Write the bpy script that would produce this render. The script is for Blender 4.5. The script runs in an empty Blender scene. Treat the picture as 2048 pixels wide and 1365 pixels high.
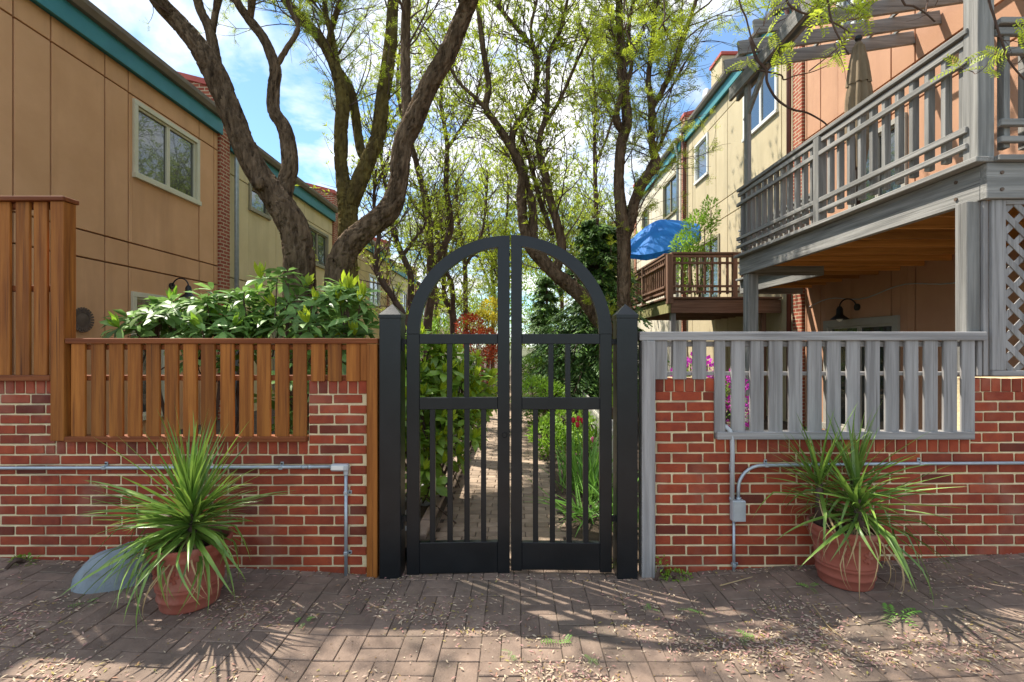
import bpy, math, random
import numpy as np
from math import radians, sin, cos, pi
from mathutils import Vector, Matrix, noise

random.seed(11)
rng = np.random.default_rng(5)
sc = bpy.context.scene
COL = sc.collection

# ------------------------------------------------------------------ camera
F, CX, CY, H = 960.0, 1031.0, 692.0, 1.53      # focal length in photo pixels, principal point, eye height
cam = bpy.data.cameras.new('camera')
cam.sensor_width = 36
cam.lens = F / 2048 * 36
cam.shift_x = -(CX - 1024) / 2048
cam.shift_y = (CY - 682.5) / 2048
cam.clip_start, cam.clip_end = 0.05, 1500
cam_o = bpy.data.objects.new('camera', cam)
cam_o.location = (0, 0, H)
cam_o.rotation_euler = (radians(90), 0, 0)
COL.objects.link(cam_o)
sc.camera = cam_o

# ------------------------------------------------------------------ light
SUN_EL = radians(56.5)
SUN_AZ = math.atan2(-0.826, 0.563)              # the sun stands behind the gate, over the left-hand roofs (from +Y towards +X)
sun_pos = Vector((sin(SUN_AZ) * cos(SUN_EL), cos(SUN_AZ) * cos(SUN_EL), sin(SUN_EL)))
sl = bpy.data.lights.new('sun', 'SUN')
sl.energy, sl.angle, sl.color = 2.7, radians(0.55), (1.0, 0.93, 0.82)
sun_o = bpy.data.objects.new('sun', sl)
sun_o.rotation_euler = (-sun_pos).to_track_quat('-Z', 'Y').to_euler()
sun_o.location = (-10, 10, 15)
COL.objects.link(sun_o)

w = bpy.data.worlds.new('World')
sc.world = w
w.use_nodes = True
nt = w.node_tree
nt.nodes.clear()
N, L = nt.nodes.new, nt.links.new
out = N('ShaderNodeOutputWorld')
bg = N('ShaderNodeBackground')
bg.inputs['Strength'].default_value = 0.15
sky = N('ShaderNodeTexSky')
sky.sky_type = 'NISHITA'
sky.sun_disc = False
sky.sun_elevation = SUN_EL
sky.sun_rotation = SUN_AZ
sky.ozone_density = 2.0
sky.air_density = 1.0
sky.dust_density = 0.1
tc = N('ShaderNodeTexCoord')
sep = N('ShaderNodeSeparateXYZ')
L(tc.outputs['Generated'], sep.inputs[0])
# clouds lie on a flat layer: direction divided by its height
zc = N('ShaderNodeMath'); zc.operation = 'MAXIMUM'; zc.inputs[1].default_value = 0.0
L(sep.outputs['Z'], zc.inputs[0])
za = N('ShaderNodeMath'); za.operation = 'ADD'; za.inputs[1].default_value = 0.22
L(zc.outputs[0], za.inputs[0])
dv = N('ShaderNodeVectorMath'); dv.operation = 'DIVIDE'
cmb = N('ShaderNodeCombineXYZ')
for i in range(3):
    L(za.outputs[0], cmb.inputs[i])
L(tc.outputs['Generated'], dv.inputs[0]); L(cmb.outputs[0], dv.inputs[1])
cn = N('ShaderNodeTexNoise')
cn.inputs['Scale'].default_value = 2.3
cn.inputs['Detail'].default_value = 9
cn.inputs['Roughness'].default_value = 0.56
cn.inputs['Distortion'].default_value = 0.25
L(dv.outputs[0], cn.inputs['Vector'])
cr = N('ShaderNodeValToRGB')
cr.color_ramp.elements[0].position = 0.42
cr.color_ramp.elements[0].color = (0.06, 0.06, 0.06, 1)
cr.color_ramp.elements[1].position = 0.60
cr.color_ramp.elements[1].color = (1, 1, 1, 1)
L(cn.outputs['Fac'], cr.inputs[0])
mx = N('ShaderNodeMix'); mx.data_type = 'RGBA'
L(cr.outputs[0], mx.inputs[0])
hs = N('ShaderNodeMix'); hs.data_type = 'RGBA'; hs.blend_type = 'MULTIPLY'
hs.inputs[0].default_value = 1.0
hs.inputs[7].default_value = (0.34, 0.44, 0.48, 1)
L(sky.outputs[0], hs.inputs[6])
L(hs.outputs[2], mx.inputs[6])
mx.inputs[7].default_value = (2.95, 2.98, 3.0, 1)
L(mx.outputs[2], bg.inputs['Color'])
L(bg.outputs[0], out.inputs[0])

sc.view_settings.view_transform = 'Standard'
sc.view_settings.look = 'None'
sc.view_settings.gamma = 1
sc.view_settings.exposure = 1.78
sc.cycles.use_denoising = True
sc.cycles.max_bounces = 8
sc.cycles.transparent_max_bounces = 6
sc.cycles.sample_clamp_indirect = 6

# ------------------------------------------------------------------ helpers
def at(px, py, Y):
    """the point at depth Y seen at that place of the photograph"""
    return Vector(((px - CX) * Y / F, Y, H + (CY - py) * Y / F))
def fx(px, Y=3.2): return (px - CX) * Y / F
def fz(py, Y=3.2): return H + (CY - py) * Y / F

def ground_z(x, y=3.0):
    a = max(0.0, abs(x) - 0.75)
    return (0.044 if x < 0 else 0.056) * a * min(1.0, a / 0.5)

class MB:
    def __init__(s): s.v, s.f = [], []
    def add(s, vs, fs):
        b = len(s.v)
        s.v.extend([tuple(p) for p in vs]); s.f.extend([tuple(i + b for i in f) for f in fs]); return s
    def box(s, x0, x1, y0, y1, z0, z1, bev=0.0, M=None):
        c = Vector(((x0 + x1) / 2, (y0 + y1) / 2, (z0 + z1) / 2))
        h = ((x1 - x0) / 2, (y1 - y0) / 2, (z1 - z0) / 2)
        T = Matrix.Translation(c)
        return s.obox(T if M is None else M @ T, h, bev)
    def obox(s, M, h, bev=0.0):
        """box of half sizes h under the matrix M, chamfered by bev"""
        if bev <= 0:
            vs = [M @ Vector((i * h[0], j * h[1], k * h[2])) for i in (-1, 1) for j in (-1, 1) for k in (-1, 1)]
            return s.add(vs, [(0, 1, 3, 2), (4, 6, 7, 5), (0, 4, 5, 1), (2, 3, 7, 6), (0, 2, 6, 4), (1, 5, 7, 3)])
        bev = min(bev, 0.45 * min(h))
        idx, vs = {}, []
        for i in (-1, 1):
            for j in (-1, 1):
                for k in (-1, 1):
                    for a in range(3):
                        p = [i * (h[0] - bev), j * (h[1] - bev), k * (h[2] - bev)]
                        p[a] = (i, j, k)[a] * h[a]
                        idx[i, j, k, a] = len(vs); vs.append(Vector(p))
        fs = []
        def put(ids):
            c = sum((vs[q] for q in ids), Vector()) / len(ids)
            n = (vs[ids[1]] - vs[ids[0]]).cross(vs[ids[2]] - vs[ids[0]])
            fs.append(tuple(ids) if n.dot(c) > 0 else tuple(reversed(ids)))
        def key(a, sa, b, sb, c, sc_, ver):
            t = [0, 0, 0]; t[a] = sa; t[b] = sb; t[c] = sc_
            return idx[t[0], t[1], t[2], ver]
        for a in range(3):
            b, c = (a + 1) % 3, (a + 2) % 3
            for sa in (-1, 1):
                put([key(a, sa, b, -1, c, -1, a), key(a, sa, b, 1, c, -1, a), key(a, sa, b, 1, c, 1, a), key(a, sa, b, -1, c, 1, a)])
                for sb in (-1, 1):
                    put([key(a, sa, b, sb, c, -1, a), key(a, sa, b, sb, c, 1, a), key(a, sa, b, sb, c, 1, b), key(a, sa, b, sb, c, -1, b)])
        for i in (-1, 1):
            for j in (-1, 1):
                for k in (-1, 1):
                    put([idx[i, j, k, 0], idx[i, j, k, 1], idx[i, j, k, 2]])
        return s.add([M @ p for p in vs], fs)
    def beam(s, a, b, wdt, hgt, bev=0.003):
        """a straight timber from a to b, wdt across, hgt high"""
        a, b = Vector(a), Vector(b)
        d = b - a
        x = d.normalized()
        up = Vector((0, 0, 1)) if abs(x.z) < 0.95 else Vector((0, 1, 0))
        y = up.cross(x).normalized(); z = x.cross(y)
        M = Matrix((x, y, z)).transposed().to_4x4(); M.translation = (a + b) / 2
        return s.obox(M, (d.length / 2, wdt / 2, hgt / 2), bev)
    def tube(s, pts, rad, n=8, cap=True, rough=0.0, seed=0.0):
        pts = [Vector(p) for p in pts]
        m = len(pts)
        rad = rad if hasattr(rad, '__len__') else [rad] * m
        t0 = (pts[1] - pts[0]).normalized()
        u = t0.orthogonal().normalized()
        vs, fs = [], []
        arcl = [0.0]
        for i in range(1, m): arcl.append(arcl[-1] + (pts[i] - pts[i - 1]).length)
        for i, p in enumerate(pts):
            t = (pts[min(i + 1, m - 1)] - pts[max(i - 1, 0)]).normalized()
            u = (u - t * u.dot(t)).normalized()
            v = t.cross(u)
            for k in range(n):
                a = 2 * pi * k / n
                r = rad[i]
                if rough:
                    sl_ = arcl[i]
                    q = Vector((cos(a) * 1.3, sin(a) * 1.3, sl_ * 2.0 + seed))
                    r *= 1 + rough * (noise.noise(q) * 0.8)
                    if n > 16:                   # furrowed bark on the near trunks
                        w1 = noise.noise(Vector((cos(a) * 2, sin(a) * 2, sl_ * 6 + seed))) * 0.5
                        fu = abs(noise.noise(Vector((cos(a + w1) * 4.6, sin(a + w1) * 4.6, sl_ * 4.2 + seed))))
                        r += 0.030 * min(1.0, r / 0.10) * (min(fu, 0.22) / 0.22 - 0.8) + 0.004 * noise.noise(Vector((cos(a) * 9, sin(a) * 9, sl_ * 14 + seed)))
                vs.append(p + (u * cos(a) + v * sin(a)) * r)
        for i in range(m - 1):
            for k in range(n):
                k2 = (k + 1) % n
                fs.append((i * n + k, i * n + k2, (i + 1) * n + k2, (i + 1) * n + k))
        if cap:
            fs.append(tuple(range(n - 1, -1, -1))); fs.append(tuple((m - 1) * n + k for k in range(n)))
        return s.add(vs, fs)
    def lathe(s, prof, c=(0, 0, 0), n=32):
        vs, fs = [], []
        for r, z in prof:
            for k in range(n):
                a = 2 * pi * k / n
                vs.append((c[0] + r * cos(a), c[1] + r * sin(a), c[2] + z))
        for i in range(len(prof) - 1):
            for k in range(n):
                k2 = (k + 1) % n
                fs.append((i * n + k, i * n + k2, (i + 1) * n + k2, (i + 1) * n + k))
        return s.add(vs, fs)

ORG = {}
def mesh_of(name, mb, mat, smooth=False):
    me = bpy.data.meshes.new(name)
    me.from_pydata(mb.v, [], mb.f)
    if mat: me.materials.append(mat)
    if smooth: me.polygons.foreach_set('use_smooth', [True] * len(me.polygons))
    me.update()
    return me
def link(name, me, parent=None):
    o = bpy.data.objects.new(name, me)
    COL.objects.link(o)
    if parent is not None: o.parent = parent
    return o
def obj(name, mb, mat, parent=None, smooth=False, label=None, base=False):
    """one mesh object; its vertices are given in world space"""
    vs = np.array(mb.v, float)
    lo, hi = vs.min(0), vs.max(0)
    c = (lo + hi) / 2
    if base: c[2] = lo[2]
    mb2 = MB(); mb2.v = [tuple(p) for p in vs - c]; mb2.f = mb.f
    o = link(name, mesh_of(name, mb2, mat, smooth), parent)
    po = ORG.get(parent, Vector((0, 0, 0))) if parent is not None else Vector((0, 0, 0))
    o.location = Vector(c) - po
    ORG[o] = Vector(c)
    if label: o['label'] = label
    return o
def inst(name, me, M, parent=None):
    """an object that shares mesh data, at world matrix M"""
    o = link(name, me, parent)
    po = ORG.get(parent, Vector((0, 0, 0))) if parent is not None else Vector((0, 0, 0))
    o.matrix_local = Matrix.Translation(-po) @ M
    ORG[o] = M.translation.copy()
    return o
def tag(o, label, cat, group=None):
    o['label'] = label; o['category'] = cat
    if group: o['group'] = group
    return o
def thing(name, label, cat, loc=(0, 0, 0), group=None):
    o = bpy.data.objects.new(name, None)
    o.empty_display_size = 0.1
    COL.objects.link(o)
    o.location = loc
    ORG[o] = Vector(loc)
    return tag(o, label, cat, group)
def structure(o): o['kind'] = 'structure'; return o
def stuff(o): o['kind'] = 'stuff'; return o

def spline(P, n):
    """Catmull-Rom through points P (Vectors of any size), about n samples"""
    P = [P[0] * 2 - P[1]] + P + [P[-1] * 2 - P[-2]]
    o = []
    segs = len(P) - 3
    per = max(2, n // segs)
    for i in range(segs):
        p0, p1, p2, p3 = P[i:i + 4]
        for k in range(per):
            t = k / per
            o.append(0.5 * ((2 * p1) + (p2 - p0) * t + (2 * p0 - 5 * p1 + 4 * p2 - p3) * t * t + (3 * p1 - p0 - 3 * p2 + p3) * t ** 3))
    o.append(P[-2])
    return o
# numpy scatter of small leaf shapes ------------------------------------------------
def frames(d, up, roll=0.4):
    """rotation matrices whose x axis follows d, whose z axis leans to up"""
    d = d / np.linalg.norm(d, axis=1, keepdims=True)
    up = up + rng.normal(0, roll, d.shape)
    z = up - (up * d).sum(1, keepdims=True) * d
    z /= np.linalg.norm(z, axis=1, keepdims=True) + 1e-9
    y = np.cross(z, d)
    return np.stack([d, y, z], axis=2)
def scatter(name, tv, tf, pos, R, size, mat, parent=None, origin=None, smooth=False):
    tv = np.asarray(tv, float)
    n, k = len(pos), len(tv)
    V = np.einsum('nij,kj->nki', R * size[:, None, None], tv) + pos[:, None, :]
    V = V.reshape(-1, 3)
    po = ORG.get(parent, Vector((0, 0, 0))) if parent is not None else Vector((0, 0, 0))
    c = np.array(origin if origin is not None else pos.mean(0), float)
    V -= c
    sizes = np.array([len(f) for f in tf])
    flat = np.concatenate([np.array(f) for f in tf])
    loops = (flat[None, :] + (np.arange(n) * k)[:, None]).reshape(-1)
    tot = np.tile(sizes, n)
    start = np.concatenate([[0], np.cumsum(tot)[:-1]])
    me = bpy.data.meshes.new(name)
    me.vertices.add(len(V)); me.vertices.foreach_set('co', V.astype(np.float32).ravel())
    me.loops.add(len(loops)); me.loops.foreach_set('vertex_index', loops.astype(np.int32))
    me.polygons.add(len(tot)); me.polygons.foreach_set('loop_start', start.astype(np.int32))
    me.materials.append(mat)
    me.update(calc_edges=True)
    if smooth: me.polygons.foreach_set('use_smooth', [True] * len(me.polygons))
    o = link(name, me, parent)
    o.location = Vector(c) - po
    ORG[o] = Vector(c)
    return o
def t_leaf(wd=0.3, fold=0.06, droop=0.1):
    return ([(0, 0, 0), (0.5, wd / 2, fold), (1, 0, -droop), (0.5, -wd / 2, fold), (0.5, 0, 0)],
            [(0, 4, 1), (4, 2, 1), (0, 3, 4), (4, 3, 2)])
def t_broad(wd=0.32, fold=0.05, droop=0.12):
    v = [(0, 0, 0), (0.3, 0, 0.02), (0.68, 0, -0.02), (1, 0, -droop),
         (0.3, wd * .42, fold), (0.68, wd * .5, fold - .02), (0.3, -wd * .42, fold), (0.68, -wd * .5, fold - .02)]
    return v, [(0, 1, 4), (1, 2, 5, 4), (2, 3, 5), (0, 6, 1), (1, 6, 7, 2), (2, 7, 3)]
def t_pinnate(pairs=6, lw=0.085, ll=0.26):
    v, f = [], []
    for i in range(pairs):
        t = 0.15 + 0.85 * i / (pairs - 1)
        x, z = t, -0.25 * t * t
        for s in (-1, 1):
            b = len(v)
            l = ll * (1 - 0.35 * abs(t - 0.45))
            v += [(x, 0, z), (x + 0.35 * l - lw / 2, s * l * .55, z + .02), (x + 0.5 * l, s * l, z - .03), (x + 0.35 * l + lw / 2, s * l * .45, z + .02)]
            f.append((b, b + 1, b + 2, b + 3) if s > 0 else (b + 3, b + 2, b + 1, b))
    b = len(v)
    v += [(0, -.008, 0), (1, -.004, -.25), (1, .004, -.25), (0, .008, 0)]
    f.append((b, b + 1, b + 2, b + 3))
    return v, f

# ------------------------------------------------------------------ materials
def M_(name, c1, c2=None, scale=4.0, stretch=(1, 1, 1), rough=0.7, bump=0.0, bscale=40.0, bstretch=(1, 1, 1), rnd=0.0,
       metal=0.0, spec=0.5, trans=0.0, coat=0.0, ramp=None, detail=5.0, island=False, fine=None, lo=0.35, hi=0.68, bdist=0.01, stain=None):
    """colour noise between c1 and c2, bump from a finer noise, brightness varied by object or by leaf"""
    m = bpy.data.materials.new(name)
    m.use_nodes = True
    t = m.node_tree
    t.nodes.clear()
    n, l = t.nodes.new, t.links.new
    o = n('ShaderNodeOutputMaterial')
    b = n('ShaderNodeBsdfPrincipled')
    b.inputs['Roughness'].default_value = rough
    b.inputs['Metallic'].default_value = metal
    b.inputs['Specular IOR Level'].default_value = spec
    if coat: b.inputs['Coat Weight'].default_value = coat; b.inputs['Coat Roughness'].default_value = 0.15
    tcn = n('ShaderNodeTexCoord')
    oi = n('ShaderNodeObjectInfo')
    off = n('ShaderNodeVectorMath'); off.operation = 'MULTIPLY_ADD'
    cb = n('ShaderNodeCombineXYZ')
    for i in range(3): l(oi.outputs['Random'], cb.inputs[i])
    l(cb.outputs[0], off.inputs[0]); off.inputs[1].default_value = (37, 53, 71); l(tcn.outputs['Object'], off.inputs[2])
    def nz(sc_, st, det):
        mp = n('ShaderNodeMapping'); mp.inputs['Scale'].default_value = st
        l(off.outputs[0], mp.inputs[0])
        q = n('ShaderNodeTexNoise'); q.inputs['Scale'].default_value = sc_; q.inputs['Detail'].default_value = det
        q.inputs['Roughness'].default_value = 0.6
        l(mp.outputs[0], q.inputs['Vector'])
        return q.outputs['Fac']
    rp = n('ShaderNodeValToRGB')
    c2 = c2 or c1
    rp.color_ramp.elements[0].position = lo; rp.color_ramp.elements[0].color = (*c1, 1)
    rp.color_ramp.elements[1].position = hi; rp.color_ramp.elements[1].color = (*c2, 1)
    l(nz(scale, stretch, detail), rp.inputs[0])
    colr = rp.outputs[0]
    if island:
        gi = n('ShaderNodeNewGeometry'); rv = gi.outputs['Random Per Island']
    else:
        rv = oi.outputs['Random']
    if ramp:
        r2 = n('ShaderNodeValToRGB')
        els = r2.color_ramp.elements
        while len(els) < len(ramp): els.new(0.5)
        for e, (p, c) in zip(els, ramp):
            e.position = p; e.color = (*c, 1)
        l(rv, r2.inputs[0])
        mm = n('ShaderNodeMix'); mm.data_type = 'RGBA'; mm.blend_type = 'MULTIPLY'; mm.inputs[0].default_value = 1
        l(colr, mm.inputs[6]); l(r2.outputs[0], mm.inputs[7]); colr = mm.outputs[2]
    if rnd:
        mr = n('ShaderNodeMapRange'); mr.inputs[3].default_value = 1 - rnd; mr.inputs[4].default_value = 1 + rnd
        l(rv, mr.inputs[0])
        mm = n('ShaderNodeMix'); mm.data_type = 'RGBA'; mm.blend_type = 'MULTIPLY'; mm.inputs[0].default_value = 1
        l(colr, mm.inputs[6]); l(mr.outputs[0], mm.inputs[7]); colr = mm.outputs[2]
    if fine:                                   # (scale, stretch, colour, low, high): specks, cracks, grain lines
        fs, fst, fc, f0, f1 = fine
        r3 = n('ShaderNodeMapRange'); r3.inputs[1].default_value = f0; r3.inputs[2].default_value = f1
        l(nz(fs, fst, 6), r3.inputs[0])
        mm = n('ShaderNodeMix'); mm.data_type = 'RGBA'
        l(r3.outputs[0], mm.inputs[0]); l(colr, mm.inputs[6]); mm.inputs[7].default_value = (*fc, 1); colr = mm.outputs[2]
    if stain:                                  # (scale, colour, low, high, amount): patches that run across neighbouring pieces
        ge = n('ShaderNodeNewGeometry'); q = n('ShaderNodeTexNoise'); q.inputs['Scale'].default_value = stain[0]; q.inputs['Detail'].default_value = 8
        l(ge.outputs['Position'], q.inputs['Vector'])
        r4 = n('ShaderNodeMapRange'); r4.inputs[1].default_value = stain[2]; r4.inputs[2].default_value = stain[3]; r4.inputs[4].default_value = stain[4]
        l(q.outputs['Fac'], r4.inputs[0])
        mm = n('ShaderNodeMix'); mm.data_type = 'RGBA'
        l(r4.outputs[0], mm.inputs[0]); l(colr, mm.inputs[6]); mm.inputs[7].default_value = (*stain[1], 1); colr = mm.outputs[2]
    l(colr, b.inputs['Base Color'])
    if bump:
        bp = n('ShaderNodeBump'); bp.inputs['Strength'].default_value = bump; bp.inputs['Distance'].default_value = bdist
        l(nz(bscale, bstretch, 6), bp.inputs['Height']); l(bp.outputs[0], b.inputs['Normal'])
    if trans:
        tr = n('ShaderNodeBsdfTranslucent'); l(colr, tr.inputs[0])
        g = n('ShaderNodeMixShader'); g.inputs[0].default_value = trans
        l(b.outputs[0], g.inputs[1]); l(tr.outputs[0], g.inputs[2]); l(g.outputs[0], o.inputs[0])
    else:
        l(b.outputs[0], o.inputs[0])
    return m

def wood(name, c1, c2, dark, axis, rough=0.7, rnd=0.15, bump=0.35):
    st = [26, 26, 26]; st[axis] = 1.3
    fst = [55, 55, 55]; fst[axis] = 1.0
    return M_(name, c1, c2, 1.0, tuple(st), rough, bump, 1.6, tuple(fst), rnd, fine=(1.0, tuple(fst), dark, 0.58, 0.74), spec=0.3, detail=7, lo=0.40, hi=0.62)

BRICK_RAMP = [(0.0, (0.45, 0.50, 0.62)), (0.07, (0.55, 0.55, 0.65)), (0.11, (0.82, 0.82, 0.85)), (0.6, (1.05, 1.0, 1.0)), (1.0, (1.25, 1.2, 1.1))]
m_brick = M_('red_brick', (0.225, 0.036, 0.014), (0.325, 0.062, 0.022), 9, rough=0.85, bump=0.35, bscale=90, ramp=BRICK_RAMP, stain=(3.2, (0.36, 0.22, 0.16), 0.54, 0.76, 0.38), fine=(30, (1, 1, 1), (0.15, 0.035, 0.03), 0.60, 0.80))
m_brick_far = M_('red_brick_joined', (0.225, 0.036, 0.014), (0.325, 0.062, 0.022), 9, rough=0.85, bump=0.35, bscale=90, ramp=BRICK_RAMP, island=True, stain=(3.2, (0.36, 0.22, 0.16), 0.54, 0.76, 0.38))
m_mortar = M_('mortar', (0.66, 0.54, 0.31), (0.80, 0.68, 0.43), 14, rough=0.95, bump=0.6, bscale=60, stain=(4.5, (0.30, 0.24, 0.17), 0.48, 0.72, 0.75))
m_paver = M_('clay_paver', (0.165, 0.115, 0.086), (0.255, 0.182, 0.136), 9, rough=0.9, bump=0.5, bscale=80, rnd=0.16, fine=(45, (1, 1, 1), (0.34, 0.28, 0.24), 0.66, 0.80), stain=(2.2, (0.085, 0.075, 0.055), 0.50, 0.74, 0.6))
m_paver_s = M_('clay_paver_far', (0.165, 0.115, 0.086), (0.255, 0.182, 0.136), 9, rough=0.9, bump=0.5, bscale=80, rnd=0.2, island=True)
m_pathp = M_('path_paver', (0.27, 0.20, 0.14), (0.40, 0.30, 0.22), 6, rough=0.9, bump=0.5, bscale=70, rnd=0.22)
m_pathp_s = M_('path_paver_far', (0.27, 0.20, 0.14), (0.40, 0.30, 0.22), 6, rough=0.9, rnd=0.22, island=True)
m_sand = M_('joint_sand', (0.075, 0.056, 0.040), (0.135, 0.105, 0.078), 20, rough=1, bump=0.4, bscale=120, fine=(3.0, (1, 1, 1), (0.055, 0.075, 0.02), 0.62, 0.72))
m_soil = M_('garden_soil', (0.05, 0.034, 0.022), (0.10, 0.07, 0.045), 8, rough=1, bump=1.0, bscale=40)
m_ground = M_('far_ground', (0.06, 0.07, 0.025), (0.12, 0.12, 0.05), 0.8, rough=1)
CED = ((0.225, 0.070, 0.011), (0.36, 0.130, 0.023), (0.07, 0.021, 0.006))
m_cedz = wood('cedar_upright', *CED, 2, rnd=0.24)
m_cedx = wood('cedar_level', (0.175, 0.046, 0.012), (0.27, 0.082, 0.022), CED[2], 0)
GRY = ((0.235, 0.223, 0.215), (0.355, 0.34, 0.328), (0.11, 0.10, 0.094))
m_gryz = wood('grey_wood_upright', *GRY, 2, 0.8, 0.08, 0.5)
m_gryx = wood('grey_wood_level', *GRY, 0, 0.8, 0.08, 0.5)
m_gryy = wood('grey_wood_deep', *GRY, 1, 0.8, 0.08, 0.5)
DKG = ((0.185, 0.182, 0.170), (0.30, 0.292, 0.272), (0.09, 0.085, 0.078))
m_dkz = wood('deck_wood_upright', *DKG, 2, 0.8, 0.12, 0.5)
m_dkx = wood('deck_wood_level', *DKG, 0, 0.8, 0.12, 0.5)
m_dky = wood('deck_wood_deep', *DKG, 1, 0.8, 0.12, 0.5)
BRN = ((0.16, 0.085, 0.055), (0.235, 0.135, 0.09), (0.07, 0.035, 0.025))
m_brnz = wood('brown_wood_upright', *BRN, 2); m_brnx = wood('brown_wood_level', *BRN, 0); m_brny = wood('brown_wood_deep', *BRN, 1)
m_joist = wood('raw_joist', (0.44, 0.19, 0.045), (0.58, 0.27, 0.07), (0.20, 0.08, 0.02), 0, rnd=0.42)  # wide tone spread per joist stands in for their lit lower edges
m_under = wood('weathered_shade_deck_board', (0.13, 0.075, 0.04), (0.20, 0.12, 0.065), (0.06, 0.035, 0.02), 0)  # weathered brown, darkened to paint in the shade between the joists
m_mossb = M_('mossy_board', (0.20, 0.19, 0.06), (0.38, 0.34, 0.16), 6, (1, 3, 1), 0.9)
m_black = M_('black_paint', (0.006, 0.0075, 0.009), (0.010, 0.012, 0.014), 5, rough=0.33, bump=0.06, bscale=60, spec=0.42, fine=(40, (1, 1, 1), (0.05, 0.05, 0.05), 0.74, 0.84))
m_iron = M_('black_iron', (0.010, 0.010, 0.011), rough=0.45)
m_galv = M_('galvanised_steel', (0.36, 0.42, 0.46), (0.46, 0.52, 0.56), 12, rough=0.42, metal=0.55)
m_pvc = M_('grey_plastic', (0.40, 0.42, 0.43), (0.47, 0.49, 0.50), 8, rough=0.5)
m_terra = M_('terracotta', (0.29, 0.075, 0.045), (0.36, 0.105, 0.066), 6, rough=0.85, bump=0.1, bscale=50, fine=(5, (1, 1, 0.6), (0.40, 0.20, 0.15), 0.54, 0.74))
m_rockc = M_('grey_resin', (0.17, 0.21, 0.235), (0.25, 0.285, 0.305), 5, rough=0.7, bump=0.4, bscale=60, fine=(9, (1, 1, 1), (0.16, 0.15, 0.13), 0.56, 0.72))
def stucco(name, a, b): return M_(name, a, b, 1.3, rough=0.95, bump=0.35, bscale=140, fine=(1.6, (1, 1, 0.16), tuple(q * 0.78 for q in a), 0.50, 0.80), rnd=0.035)
m_tan = stucco('tan_stucco', (0.62, 0.335, 0.160), (0.70, 0.39, 0.20))
m_cream = stucco('cream_stucco', (0.66, 0.54, 0.30), (0.74, 0.61, 0.35))
m_cream2 = stucco('buff_stucco', (0.60, 0.45, 0.22), (0.68, 0.52, 0.27))
m_orange = stucco('peach_stucco', (0.47, 0.25, 0.15), (0.54, 0.30, 0.18))
m_rcream = stucco('straw_stucco', (0.48, 0.40, 0.25), (0.54, 0.455, 0.29))
m_white = stucco('white_siding', (0.60, 0.54, 0.42), (0.68, 0.62, 0.50))
m_groove = M_('groove_shadow_gap', (0.20, 0.105, 0.05), rough=1)
m_teal = M_('teal_paint', (0.035, 0.20, 0.23), (0.045, 0.24, 0.27), 3, rough=0.6)
m_gut = M_('brown_gutter', (0.15, 0.115, 0.085), (0.19, 0.15, 0.11), 4, rough=0.55)
m_roof = M_('roof_shingle', (0.10, 0.09, 0.085), (0.16, 0.14, 0.13), 6, rough=0.95)
m_redm = M_('red_flashing', (0.42, 0.07, 0.05), (0.50, 0.10, 0.07), 4, rough=0.6)
m_trimc = M_('cream_trim', (0.58, 0.54, 0.38), (0.64, 0.60, 0.44), 3, rough=0.55)
m_trimo = M_('olive_trim', (0.26, 0.23, 0.15), (0.31, 0.27, 0.18), 3, rough=0.6)
m_trimw = M_('white_trim', (0.68, 0.68, 0.64), (0.74, 0.74, 0.70), 3, rough=0.5)
m_gtrim = M_('grey_trim', (0.33, 0.31, 0.27), (0.38, 0.36, 0.31), 3, rough=0.6)
m_glass = M_('window_glass', (0.02, 0.03, 0.033), rough=0.02, spec=1.0, coat=1.0)
m_dspr = M_('dark_red_downspout', (0.12, 0.04, 0.03), (0.16, 0.055, 0.04), 4, rough=0.5)
m_bulb = M_('frosted_bulb', (0.75, 0.74, 0.70), rough=0.3)
m_umb = M_('tan_canvas', (0.20, 0.145, 0.085), (0.27, 0.20, 0.12), 5, rough=0.9, trans=0.1)
m_umbb = M_('blue_canvas', (0.012, 0.20, 0.66), (0.018, 0.26, 0.78), 4, rough=0.7, trans=0.3)
m_rust = M_('rusty_iron', (0.11, 0.075, 0.055), (0.17, 0.12, 0.09), 9, rough=0.8, metal=0.3)
m_stat = M_('painted_plaster', (0.62, 0.66, 0.66), rough=0.6)
m_stone = M_('grey_stone', (0.20, 0.20, 0.19), (0.36, 0.36, 0.34), 9, rough=0.9, bump=0.4, bscale=40, rnd=0.25)
m_block = M_('concrete_block', (0.28, 0.20, 0.15), (0.38, 0.29, 0.23), 9, rough=0.95, bump=0.4, bscale=50, rnd=0.12)
m_orng = M_('orange_flex', (0.65, 0.22, 0.03), rough=0.5)

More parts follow.
